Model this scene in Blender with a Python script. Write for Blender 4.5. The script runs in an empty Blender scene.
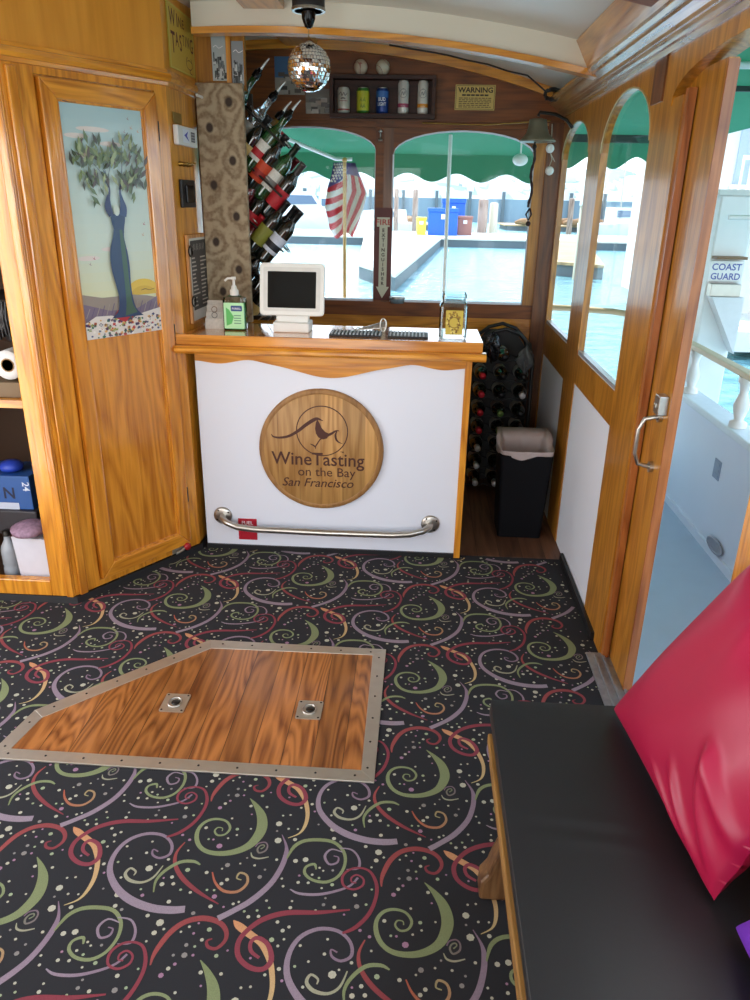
import bpy, bmesh, math, random
from mathutils import Vector, Matrix
random.seed(7)
scn = bpy.context.scene
COL = scn.collection
PI = math.pi

# ------------------------------------------------------------------ camera
cam = bpy.data.objects.new('camera', bpy.data.cameras.new('camera'))
COL.objects.link(cam)
cam.matrix_world = Matrix((
    (0.99807423, -0.0389336, 0.04829084, 0.0),
    (0.05927706, 0.36924669, -0.92743901, 0.0),
    (0.01827731, 0.92851551, 0.37084347, 1.6),
    (0, 0, 0, 1)))
cam.data.sensor_fit = 'VERTICAL'
cam.data.sensor_height = 36.0
cam.data.lens = 27.04
cam.data.clip_start = 0.02
cam.data.clip_end = 5000
scn.camera = cam

# ------------------------------------------------------------------ world, sun, exposure
world = bpy.data.worlds.new('world'); scn.world = world
world.use_nodes = True
wn = world.node_tree; wn.nodes.clear()
wo = wn.nodes.new('ShaderNodeOutputWorld'); wb = wn.nodes.new('ShaderNodeBackground')
wt = wn.nodes.new('ShaderNodeTexCoord'); ws = wn.nodes.new('ShaderNodeSeparateXYZ'); wr = wn.nodes.new('ShaderNodeValToRGB')
wn.links.new(wt.outputs['Generated'], ws.inputs[0]); wn.links.new(ws.outputs['Z'], wr.inputs[0])
wr.color_ramp.elements[0].position = 0.0; wr.color_ramp.elements[0].color = (0.88, 0.95, 1.0, 1)
wr.color_ramp.elements[1].position = 0.55; wr.color_ramp.elements[1].color = (0.50, 0.70, 1.0, 1)
wn.links.new(wr.outputs[0], wb.inputs[0]); wn.links.new(wb.outputs[0], wo.inputs[0])
wb.inputs[1].default_value = 2.4

def lamp(name, kind, loc, rot, energy, color, **kw):
    d = bpy.data.lights.new(name, kind); d.energy = energy; d.color = color
    for k, v in kw.items(): setattr(d, k, v)
    o = bpy.data.objects.new(name, d); COL.objects.link(o)
    o.location = loc; o.rotation_euler = rot
    return o
lamp('sun', 'SUN', (0, 0, 10), (math.radians(-38), math.radians(-22), 0), 6.0, (1.0, 0.95, 0.86), angle=0.01)
# fill lamps added at unseen stern, aft and port openings, standing for daylight
lamp('stern_fill_lamp', 'AREA', (-0.7, -1.9, 1.25), (math.radians(90), 0, 0), 34, (1.0, 0.95, 0.88), shape='RECTANGLE', size=2.3, size_y=1.6)
lamp('aft_fill_lamp', 'AREA', (0.70, 0.35, 1.45), (0, math.radians(90), 0), 17, (0.92, 0.96, 1.0), shape='RECTANGLE', size=0.8, size_y=2.2)
lamp('port_fill_lamp', 'AREA', (-2.12, 0.2, 1.4), (0, math.radians(-90), 0), 12, (1.0, 0.96, 0.9), shape='RECTANGLE', size=0.9, size_y=2.0)
lamp('port_door_fill_lamp', 'AREA', (-2.12, 1.85, 1.0), (0, math.radians(-90), 0), 14, (1.0, 0.96, 0.9), shape='RECTANGLE', size=1.7, size_y=0.95)

scn.view_settings.view_transform = 'Standard'
scn.view_settings.look = 'None'
scn.view_settings.exposure = 0.45
scn.view_settings.gamma = 1
scn.view_settings.use_curve_mapping = False
try:
    scn.cycles.use_denoising = True
    scn.cycles.max_bounces = 8
    scn.cycles.sample_clamp_indirect = 6
    scn.cycles.caustics_reflective = False
    scn.cycles.caustics_refractive = False
except Exception:
    pass

# ------------------------------------------------------------------ colours and materials
def L(r, g, b):
    f = lambda c: (c/255/12.92) if c/255 <= 0.04045 else ((c/255+0.055)/1.055)**2.4
    return (f(r), f(g), f(b), 1)

def base_mat(name):
    m = bpy.data.materials.new(name); m.use_nodes = True
    return m, m.node_tree, m.node_tree.nodes['Principled BSDF']

def mat(name, c, rough=0.5, metal=0.0, noise=0.06, scale=30, coat=0.0, bump=0.0, emit=0, spec=0.5):
    """plain painted / moulded surface with a little procedural mottling"""
    m, t, b = base_mat(name); n = t.nodes; l = t.links
    b.inputs['Roughness'].default_value = rough; b.inputs['Metallic'].default_value = metal
    b.inputs['Coat Weight'].default_value = coat; b.inputs['Specular IOR Level'].default_value = spec
    tc = n.new('ShaderNodeTexCoord'); nz = n.new('ShaderNodeTexNoise'); nz.inputs['Scale'].default_value = scale
    l.new(tc.outputs['Object'], nz.inputs['Vector'])
    mx = n.new('ShaderNodeMix'); mx.data_type = 'RGBA'
    mx.inputs[6].default_value = tuple(v*(1-noise) for v in c[:3])+(1,); mx.inputs[7].default_value = tuple(min(1, v*(1+noise)) for v in c[:3])+(1,)
    l.new(nz.outputs[0], mx.inputs[0]); l.new(mx.outputs[2], b.inputs['Base Color'])
    if bump:
        bp = n.new('ShaderNodeBump'); bp.inputs['Strength'].default_value = bump; bp.inputs['Distance'].default_value = 0.01
        l.new(nz.outputs[0], bp.inputs['Height']); l.new(bp.outputs[0], b.inputs['Normal'])
    if emit:
        b.inputs['Emission Color'].default_value = c; b.inputs['Emission Strength'].default_value = emit
    return m

def wood(name, dark, light, axis='Z', scale=9, rough=0.3, coat=0.7, plank=None, bump=0.12, rings=9.0, seam=0.35, rotz=0.0):
    m, t, b = base_mat(name); n = t.nodes; l = t.links
    tc = n.new('ShaderNodeTexCoord'); vec = tc.outputs['Object']
    if rotz:
        vr = n.new('ShaderNodeVectorRotate'); vr.rotation_type = 'Z_AXIS'; vr.inputs['Angle'].default_value = -rotz; l.new(vec, vr.inputs['Vector']); vec = vr.outputs[0]
    if plank:
        pax, pw = plank
        sp = n.new('ShaderNodeSeparateXYZ'); l.new(vec, sp.inputs[0])
        dv = n.new('ShaderNodeMath'); dv.operation = 'DIVIDE'; dv.inputs[1].default_value = pw; l.new(sp.outputs[pax], dv.inputs[0])
        fl = n.new('ShaderNodeMath'); fl.operation = 'FLOOR'; l.new(dv.outputs[0], fl.inputs[0])
        fr = n.new('ShaderNodeMath'); fr.operation = 'FRACT'; l.new(dv.outputs[0], fr.inputs[0])
        wnz = n.new('ShaderNodeTexWhiteNoise'); wnz.noise_dimensions = '1D'; l.new(fl.outputs[0], wnz.inputs['W'])
        sc3 = n.new('ShaderNodeVectorMath'); sc3.operation = 'SCALE'; sc3.inputs['Scale'].default_value = 7.0; l.new(wnz.outputs['Color'], sc3.inputs[0])
        ad = n.new('ShaderNodeVectorMath'); ad.operation = 'ADD'; l.new(vec, ad.inputs[0]); l.new(sc3.outputs[0], ad.inputs[1])
        vec = ad.outputs[0]
    mp = n.new('ShaderNodeMapping'); k = {'X': 0, 'Y': 1, 'Z': 2}[axis]
    s = [scale, scale, scale]; s[k] = scale*0.13; mp.inputs['Scale'].default_value = s
    l.new(vec, mp.inputs['Vector'])
    nz = n.new('ShaderNodeTexNoise'); nz.inputs['Scale'].default_value = 0.8; nz.inputs['Detail'].default_value = 2; nz.inputs['Roughness'].default_value = 0.45
    l.new(mp.outputs[0], nz.inputs['Vector'])
    mu = n.new('ShaderNodeMath'); mu.operation = 'MULTIPLY'; mu.inputs[1].default_value = rings; l.new(nz.outputs[0], mu.inputs[0])
    fr2 = n.new('ShaderNodeMath'); fr2.operation = 'PINGPONG'; fr2.inputs[1].default_value = 0.5; l.new(mu.outputs[0], fr2.inputs[0])
    mp2 = n.new('ShaderNodeMapping'); s2 = [scale*11]*3; s2[k] = scale*0.5; mp2.inputs['Scale'].default_value = s2; l.new(vec, mp2.inputs['Vector'])
    nf = n.new('ShaderNodeTexNoise'); nf.inputs['Scale'].default_value = 1.0; nf.inputs['Detail'].default_value = 3; l.new(mp2.outputs[0], nf.inputs['Vector'])
    mm = n.new('ShaderNodeMath'); mm.operation = 'MULTIPLY_ADD'; mm.inputs[1].default_value = 0.9; l.new(fr2.outputs[0], mm.inputs[0])
    m3 = n.new('ShaderNodeMath'); m3.operation = 'MULTIPLY_ADD'; m3.inputs[1].default_value = 0.95; m3.inputs[2].default_value = -0.18; l.new(nf.outputs[0], m3.inputs[0])
    l.new(m3.outputs[0], mm.inputs[2])
    rp = n.new('ShaderNodeValToRGB'); rp.color_ramp.elements[0].color = dark; rp.color_ramp.elements[1].color = light
    rp.color_ramp.elements[0].position = 0.15; rp.color_ramp.elements[1].position = 0.72
    l.new(mm.outputs[0], rp.inputs[0]); colr = rp.outputs[0]
    if plank:
        mr = n.new('ShaderNodeMapRange'); mr.inputs[3].default_value = 0.72; mr.inputs[4].default_value = 1.15; l.new(wnz.outputs['Value'], mr.inputs[0])
        lt = n.new('ShaderNodeMath'); lt.operation = 'GREATER_THAN'; lt.inputs[1].default_value = 0.03; l.new(fr.outputs[0], lt.inputs[0])
        sm = n.new('ShaderNodeMapRange'); sm.inputs[3].default_value = seam; sm.inputs[4].default_value = 1.0; l.new(lt.outputs[0], sm.inputs[0])
        pm = n.new('ShaderNodeMath'); pm.operation = 'MULTIPLY'; l.new(mr.outputs[0], pm.inputs[0]); l.new(sm.outputs[0], pm.inputs[1])
        vs = n.new('ShaderNodeVectorMath'); vs.operation = 'SCALE'; l.new(colr, vs.inputs[0]); l.new(pm.outputs[0], vs.inputs['Scale'])
        colr = vs.outputs[0]
    l.new(colr, b.inputs['Base Color'])
    b.inputs['Roughness'].default_value = rough; b.inputs['Coat Weight'].default_value = coat; b.inputs['Coat Roughness'].default_value = 0.12; b.inputs['Coat IOR'].default_value = 1.65
    bp = n.new('ShaderNodeBump'); bp.inputs['Strength'].default_value = bump; bp.inputs['Distance'].default_value = 0.003
    l.new(nf.outputs[0], bp.inputs['Height']); l.new(bp.outputs[0], b.inputs['Normal']); l.new(bp.outputs[0], b.inputs['Coat Normal'])
    return m

def glass(name, tint=(1, 1, 1, 1), refl=1.0, rough=0.0):
    """thin glass: a transparent sheet with a Fresnel reflection"""
    m, t, b = base_mat(name); n = t.nodes; l = t.links; n.remove(b)
    out = n['Material Output']; tr = n.new('ShaderNodeBsdfTransparent'); gl = n.new('ShaderNodeBsdfGlossy'); gl.inputs['Roughness'].default_value = rough
    tr.inputs[0].default_value = tint; fr = n.new('ShaderNodeFresnel'); fr.inputs[0].default_value = 1.45
    mu = n.new('ShaderNodeMath'); mu.operation = 'MULTIPLY'; mu.inputs[1].default_value = refl; mu.use_clamp = True; l.new(fr.outputs[0], mu.inputs[0])
    mx = n.new('ShaderNodeMixShader'); l.new(mu.outputs[0], mx.inputs[0]); l.new(tr.outputs[0], mx.inputs[1]); l.new(gl.outputs[0], mx.inputs[2])
    l.new(mx.outputs[0], out.inputs[0])
    return m

def paint(name, rough=0.6, noise=0.0, scale=400, coat=0.0):
    """printed / woven colours held in the mesh's colour attribute"""
    m, t, b = base_mat(name); n = t.nodes; l = t.links
    at = n.new('ShaderNodeAttribute'); at.attribute_name = 'Col'
    b.inputs['Roughness'].default_value = rough; b.inputs['Coat Weight'].default_value = coat
    if noise:
        tc = n.new('ShaderNodeTexCoord'); nz = n.new('ShaderNodeTexNoise'); nz.inputs['Scale'].default_value = scale; l.new(tc.outputs['Object'], nz.inputs['Vector'])
        mr = n.new('ShaderNodeMapRange'); mr.inputs[3].default_value = 1-noise; mr.inputs[4].default_value = 1+noise; l.new(nz.outputs[0], mr.inputs[0])
        vs = n.new('ShaderNodeVectorMath'); vs.operation = 'SCALE'; l.new(at.outputs['Color'], vs.inputs[0]); l.new(mr.outputs[0], vs.inputs['Scale'])
        l.new(vs.outputs[0], b.inputs['Base Color'])
    else:
        l.new(at.outputs['Color'], b.inputs['Base Color'])
    return m

AMB_D, AMB_L = L(180, 106, 20), L(228, 154, 46)
M = {}
M['oak_z'] = wood('varnished_oak_upright', AMB_D, AMB_L, 'Z')
M['oak_x'] = wood('varnished_oak_across', AMB_D, AMB_L, 'X')
M['oak_diag'] = wood('varnished_oak_along_cupboard', AMB_D, AMB_L, 'X', rotz=math.radians(56.8))
M['oak_y'] = wood('varnished_oak_lengthwise', AMB_D, AMB_L, 'Y')
M['oak_panel'] = wood('varnished_oak_panel', L(176, 102, 22), L(224, 148, 46), 'Z', scale=7, rings=12, rough=0.22, coat=1.0, bump=0.4)
M['frieze'] = wood('smooth_maple_ply', L(206, 134, 34), L(224, 152, 50), 'Z', scale=5, rings=5, rough=0.4, coat=0.1, bump=0.03)
BR_D, BR_L = L(144, 88, 24), L(192, 130, 46)
M['brown_z'] = wood('brown_varnish_upright', BR_D, BR_L, 'Z', coat=0.22)
M['brown_y'] = wood('brown_varnish_lengthwise', BR_D, BR_L, 'Y')
M['brown_x'] = wood('brown_varnish_across', L(92, 46, 12), L(132, 72, 22), 'X', coat=0.0, rough=0.5)
M['dark_z'] = wood('dark_mahogany_upright', L(78, 42, 16), L(120, 70, 30), 'Z', coat=0.08, rough=0.45)
M['dark_x'] = wood('dark_mahogany_across', L(64, 28, 12), L(108, 52, 22), 'X', rough=0.45, coat=0.1)
M['red_z'] = wood('red_mahogany_upright', L(130, 68, 28), L(176, 106, 54), 'Z', coat=0.2)
M['hatch'] = wood('oak_hatch_planks', L(104, 54, 24), L(178, 112, 58), 'Y', scale=6, rings=26, rough=0.3, coat=0.3, plank=('X', 0.094))
M['floor_dark'] = wood('dark_floor_planks', L(70, 44, 30), L(104, 70, 50), 'Y', scale=8, rough=0.5, coat=0.0, plank=('X', 0.11))
M['plaque'] = wood('oak_plaque', L(160, 112, 56), L(204, 156, 92), 'Z', scale=8, rings=10, rough=0.5, coat=0.0, plank=('X', 0.1), seam=0.7)
M['plaque_rim'] = wood('oak_plaque_rim', L(128, 88, 44), L(160, 116, 64), 'Z', scale=8, rough=0.5, coat=0)
M['white_panel'] = mat('white_laminate', L(228, 232, 242), 0.45, noise=0.015, scale=3)
M['ceiling'] = mat('ceiling_white_gloss_paint', L(214, 210, 198), 0.35, noise=0.03, scale=2)
M['fascia'] = mat('cream_paint', L(226, 218, 200), 0.5, noise=0.02, scale=3)
M['black'] = mat('black_rubber', L(22, 22, 24), 0.5)
M['blackgloss'] = mat('black_gloss', L(12, 10, 10), 0.12, spec=0.18)
M['steel'] = mat('brushed_steel', L(190, 186, 178), 0.3, metal=1.0, noise=0.12, scale=60)
M['hatchsteel'] = mat('hatch_frame_metal', L(196, 190, 176), 0.42, metal=0.85, noise=0.1, scale=25)
M['brass'] = mat('aged_brass', L(150, 120, 60), 0.35, metal=1.0, noise=0.2)
M['iron'] = mat('dark_iron', L(50, 46, 42), 0.4, metal=0.8)
M['white'] = mat('white_plastic', L(236, 234, 228), 0.4, noise=0.01)
M['glass'] = glass('window_glass', (0.97, 0.99, 0.99, 1), 0.15)
M['glass_front'] = glass('front_window_glass', (0.99, 1, 1, 1), 0.3)
M['jarglass'] = glass('clear_jar_glass', (0.93, 0.97, 0.97, 1), 1.5)
M['paint'] = paint('printed_paper', 0.55)
M['gloss_paint'] = paint('glossy_print', 0.32, coat=0.3)
M['carpet_paint'] = paint('woven_carpet_pattern', 0.95, noise=0.35, scale=500)
M['vinyl'] = mat('black_vinyl', L(24, 25, 28), 0.42, noise=0.1, scale=90, bump=0.02)
M['red_satin'] = mat('crimson_satin', L(158, 16, 58), 0.42, noise=0.05, scale=5, bump=0.0)
M['red_satin'].node_tree.nodes['Principled BSDF'].inputs['Sheen Weight'].default_value = 0.0
M['purple_satin'] = mat('purple_satin', L(112, 50, 178), 0.45, noise=0.05, scale=6)
M['green_canvas'] = mat('green_canvas', L(84, 138, 116), 0.8, noise=0.08, scale=3)
# sunlight glows through the canvas from above
gt = M['green_canvas'].node_tree; gb = gt.nodes['Principled BSDF']
tl = gt.nodes.new('ShaderNodeBsdfTranslucent'); tl.inputs[0].default_value = L(92, 166, 136)
gm = gt.nodes.new('ShaderNodeMixShader'); gm.inputs[0].default_value = 0.45
gt.links.new(gb.outputs[0], gm.inputs[1]); gt.links.new(tl.outputs[0], gm.inputs[2]); gt.links.new(gm.outputs[0], gt.nodes['Material Output'].inputs[0])

# ------------------------------------------------------------------ object helpers
def link(o): COL.objects.link(o); return o
def tag(o, label=None, cat=None, group=None, kind=None):
    if label: o['label'] = label
    if cat: o['category'] = cat
    if group: o['group'] = group
    if kind: o['kind'] = kind
    return o
def thing(name, label, cat, loc=(0, 0, 0), group=None):
    o = link(bpy.data.objects.new(name, None)); o.location = loc; o.empty_display_size = 0.05
    return tag(o, label, cat, group)
def copy_tree(o, parent=None):
    c = o.copy(); link(c); c.parent = parent
    if parent is not None: c.matrix_parent_inverse = o.matrix_parent_inverse.copy()
    for ch in o.children: copy_tree(ch, c)
    return c
def world_loc(p):
    v = Vector((0, 0, 0))
    while p is not None: v += Vector(p.location); p = p.parent
    return v

class MB:
    """collects geometry in world coordinates and links it as ONE mesh object"""
    def __init__(s): s.v = []; s.f = []; s.mi = []; s.col = []; s.sm = []
    def add(s, vs, fs, mi=0, col=None, smooth=False):
        k = len(s.v); s.v += [Vector(p) for p in vs]
        for f in fs: s.f.append([i+k for i in f]); s.mi.append(mi); s.col.append(col or (1, 1, 1, 1)); s.sm.append(smooth)
        return s
    def box(s, x0, x1, y0, y1, z0, z1, mi=0, col=None):
        vs = [(x, y, z) for z in (z0, z1) for y in (y0, y1) for x in (x0, x1)]
        return s.add(vs, [(0, 2, 3, 1), (4, 5, 7, 6), (0, 1, 5, 4), (2, 6, 7, 3), (0, 4, 6, 2), (1, 3, 7, 5)], mi, col)
    def slab(s, pts, d, mi=0, col=None):
        """polygon (3-D points) extruded by vector d"""
        n = len(pts); d = Vector(d); a = [Vector(p) for p in pts]
        return s.add(a+[p+d for p in a], [tuple(range(n)), tuple(range(2*n-1, n-1, -1))]+[(i, i+n, (i+1) % n+n, (i+1) % n) for i in range(n)], mi, col)
    def lathe(s, prof, c, up=(0, 0, 1), seg=24, mi=0, col=None, sx=1.0, smooth=True, caps=True):
        """profile [(radius, height)] turned about an axis; repeat a point for a crisp edge"""
        up = Vector(up).normalized(); a = up.orthogonal().normalized()
        if abs(up.z) > 0.99: a = Vector((1, 0, 0))
        b = up.cross(a); c = Vector(c); vs = []; fs = []
        for r, h in prof:
            for k in range(seg):
                t = 2*PI*k/seg; vs.append(c+up*h+a*(r*sx*math.cos(t))+b*(r*math.sin(t)))
        for i in range(len(prof)-1):
            for k in range(seg):
                k2 = (k+1) % seg; fs.append((i*seg+k, i*seg+k2, (i+1)*seg+k2, (i+1)*seg+k))
        s.add(vs, fs, mi, col, smooth)
        if not caps: return s
        if prof[0][0] > 1e-5: s.add(vs[:seg], [tuple(range(seg-1, -1, -1))], mi, col)
        if prof[-1][0] > 1e-5: s.add(vs[-seg:], [tuple(range(seg))], mi, col)
        return s
    def cyl(s, p0, p1, r0, r1=None, seg=16, mi=0, col=None):
        p0 = Vector(p0); p1 = Vector(p1); h = (p1-p0).length
        return s.lathe([(r0, 0), (r0 if r1 is None else r1, h)], p0, p1-p0, seg, mi, col)
    def tube(s, pts, r, seg=8, mi=0, col=None, closed=False, flat=1.0):
        pts = [Vector(p) for p in pts]; n = len(pts); rs = r if isinstance(r, (list, tuple)) else [r]*n
        vs = []; fs = []; nrm = None
        for i, p in enumerate(pts):
            if closed: t = (pts[(i+1) % n]-pts[i-1]).normalized()
            else: t = (pts[min(i+1, n-1)]-pts[max(i-1, 0)]).normalized()
            if nrm is None: nrm = t.orthogonal().normalized()
            nrm = (nrm-t*nrm.dot(t)).normalized(); bn = t.cross(nrm)
            for k in range(seg):
                a = 2*PI*k/seg; vs.append(p+nrm*(rs[i]*math.cos(a))+bn*(rs[i]*flat*math.sin(a)))
        m = n if closed else n-1
        for i in range(m):
            for k in range(seg):
                k2 = (k+1) % seg; j = (i+1) % n; fs.append((i*seg+k, i*seg+k2, j*seg+k2, j*seg+k))
        s.add(vs, fs, mi, col, True)
        if not closed:
            s.add(vs[:seg], [tuple(range(seg-1, -1, -1))], mi, col); s.add(vs[-seg:], [tuple(range(seg))], mi, col)
        return s
    def grid(s, fn, nu, nv, mi=0, colfn=None, smooth=True, closed_u=False):
        vs = [fn(i/nu, j/nv) for j in range(nv+1) for i in range(nu+1)]
        k = len(s.v); s.v += [Vector(p) for p in vs]
        for j in range(nv):
            for i in range(nu):
                s.f.append([k+j*(nu+1)+i, k+j*(nu+1)+i+1, k+(j+1)*(nu+1)+i+1, k+(j+1)*(nu+1)+i]); s.mi.append(mi); s.sm.append(smooth)
                s.col.append(colfn((i+.5)/nu, (j+.5)/nv) if colfn else (1, 1, 1, 1))
        return s
    def sphere(s, c, r, seg=20, rings=12, mi=0, col=None, sz=1.0):
        prof = [(r*math.sin(PI*i/rings), -r*sz*math.cos(PI*i/rings)) for i in range(rings+1)]
        return s.lathe(prof, c, (0, 0, 1), seg, mi, col)
    def build(s, name, mats, parent=None, bevel=0.0, fix=True, weld=False, origin=None):
        mats = mats if isinstance(mats, (list, tuple)) else [mats]
        if parent is not None: off = world_loc(parent)
        elif origin is not None: off = Vector(origin)
        else:
            xs = [p.x for p in s.v]; ys = [p.y for p in s.v]; zs = [p.z for p in s.v]
            off = Vector(((min(xs)+max(xs))/2, (min(ys)+max(ys))/2, min(zs)))
        me = bpy.data.meshes.new(name); me.from_pydata([tuple(p-off) for p in s.v], [], s.f)
        for m in mats: me.materials.append(m)
        me.polygons.foreach_set('material_index', s.mi); me.polygons.foreach_set('use_smooth', s.sm)
        ca = me.color_attributes.new('Col', 'FLOAT_COLOR', 'CORNER')
        buf = []
        for f, c in zip(s.f, s.col): buf += list(c)*len(f)
        ca.data.foreach_set('color', buf)
        me.update()
        if fix:
            bm = bmesh.new(); bm.from_mesh(me)
            if weld: bmesh.ops.remove_doubles(bm, verts=bm.verts, dist=1e-5)
            bmesh.ops.recalc_face_normals(bm, faces=bm.faces); bm.to_mesh(me); bm.free()
        o = link(bpy.data.objects.new(name, me))
        if parent is not None: o.parent = parent
        else: o.location = off
        if bevel:
            md = o.modifiers.new('bevel', 'BEVEL'); md.width = bevel; md.segments = 2; md.limit_method = 'ANGLE'; md.angle_limit = 0.6
        return o
def struct(o): o['kind'] = 'structure'; return o

_txt = {}
def text2d(body, bold=0.0, shear=0.0):
    key = (body, bold, shear)
    if key not in _txt:
        cu = bpy.data.curves.new('t', 'FONT'); cu.body = body; cu.offset = bold; cu.shear = shear; cu.resolution_u = 3
        o = link(bpy.data.objects.new('t', cu)); dg = bpy.context.evaluated_depsgraph_get()
        me = bpy.data.meshes.new_from_object(o.evaluated_get(dg))
        _txt[key] = ([(v.co.x, v.co.y) for v in me.vertices], [tuple(p.vertices) for p in me.polygons])
        bpy.data.objects.remove(o); bpy.data.curves.remove(cu); bpy.data.meshes.remove(me)
    return _txt[key]

class Art(MB):
    """flat coloured shapes (print, inlay, weave) laid on a surface given by fn(x, y, lift)"""
    def __init__(s, fn, step=0.0003): super().__init__(); s.fn = fn; s.lay = 1; s.step = step
    def up(s): s.lay += 1; return s
    def poly(s, pts, col):
        s.add([s.fn(x, y, s.lay*s.step) for x, y in pts], [tuple(range(len(pts)))], 0, col); return s
    def rect(s, x0, y0, x1, y1, col): return s.poly([(x0, y0), (x1, y0), (x1, y1), (x0, y1)], col)
    def circ(s, x, y, r, col, seg=16, ry=None, a0=0, a1=2*PI):
        ry = ry or r; k = seg if a1-a0 > 6.2 else seg+1
        return s.poly([(x+r*math.cos(a0+(a1-a0)*i/seg), y+ry*math.sin(a0+(a1-a0)*i/seg)) for i in range(k)], col)
    def ring(s, x, y, r, w, col, seg=40):
        return s.stroke([(x+r*math.cos(2*PI*i/seg), y+r*math.sin(2*PI*i/seg), w) for i in range(seg+1)], col, sub=1)
    def stroke(s, pts, col, sub=4, keep=None, col2=None):
        P = smooth_path(pts, sub); n = len(P); vs = []
        for i, (x, y, w) in enumerate(P):
            x0, y0, _ = P[max(i-1, 0)]; x1, y1, _ = P[min(i+1, n-1)]
            dx, dy = x1-x0, y1-y0; d = math.hypot(dx, dy) or 1
            nx, ny = -dy/d*w/2, dx/d*w/2
            vs += [(x+nx, y+ny), (x-nx, y-ny)]
        for i in range(n-1):
            if keep and not all(keep(*vs[k]) for k in (2*i, 2*i+1, 2*i+2, 2*i+3)): continue
            c = col if col2 is None else tuple(a+(b-a)*i/(n-1) for a, b in zip(col, col2))
            s.add([s.fn(*vs[k], s.lay*s.step) for k in (2*i, 2*i+1, 2*i+3, 2*i+2)], [(0, 1, 2, 3)], 0, c)
        return s
    def text(s, body, x, y, size, col, align='C', bold=0.0, shear=0.0, sx=1.0, rot=0.0, width=None):
        vs, fs = text2d(body, bold, shear)
        if not vs: return s
        x0 = min(v[0] for v in vs); x1 = max(v[0] for v in vs)
        if width: sx = width/((x1-x0)*size)
        ox = {'C': -(x0+x1)/2, 'L': -x0, 'R': -x1}[align]
        ca, sa = math.cos(rot), math.sin(rot); out = []
        for a, b in vs:
            a = (a+ox)*size*sx; b = b*size
            out.append(s.fn(x+a*ca-b*sa, y+a*sa+b*ca, s.lay*s.step))
        s.add(out, fs, 0, col); return s

def smooth_path(pts, sub=4):
    if sub <= 1: return [tuple(p) for p in pts]
    out = []; n = len(pts)
    for i in range(n-1):
        p0, p1, p2, p3 = pts[max(i-1, 0)], pts[i], pts[i+1], pts[min(i+2, n-1)]
        for k in range(sub):
            t = k/sub
            out.append(tuple(0.5*((2*b)+(-a+c)*t+(2*a-5*b+4*c-d)*t*t+(-a+3*b-3*c+d)*t**3) for a, b, c, d in zip(p0, p1, p2, p3)))
    out.append(tuple(pts[-1])); return out
def plane_fn(o, xd, yd, n=None):
    o = Vector(o); xd = Vector(xd).normalized(); yd = Vector(yd).normalized(); n = Vector(n) if n else xd.cross(yd)
    return lambda x, y, l: o+xd*x+yd*y+n*l
def cyl_fn(c, r, a0=-PI/2):
    """wraps x (metres of arc) round an upright cylinder; x = 0 faces angle a0"""
    c = Vector(c)
    return lambda x, y, l: c+Vector(((r+l)*math.cos(a0+x/r), (r+l)*math.sin(a0+x/r), y))

# ================================================================== THE SETTING
XR = 0.74            # inner face of the starboard cabin wall
YF = 4.55            # inner face of the front (bow) wall
def camber(x, z0=2.335, k=0.078): return z0-k*(x+0.686)**2
def ceil_z(x, y):
    t = min(max((y-3.5)/1.1, 0), 1); return camber(x, 2.335+0.045*t, 0.078+0.042*t)

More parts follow.
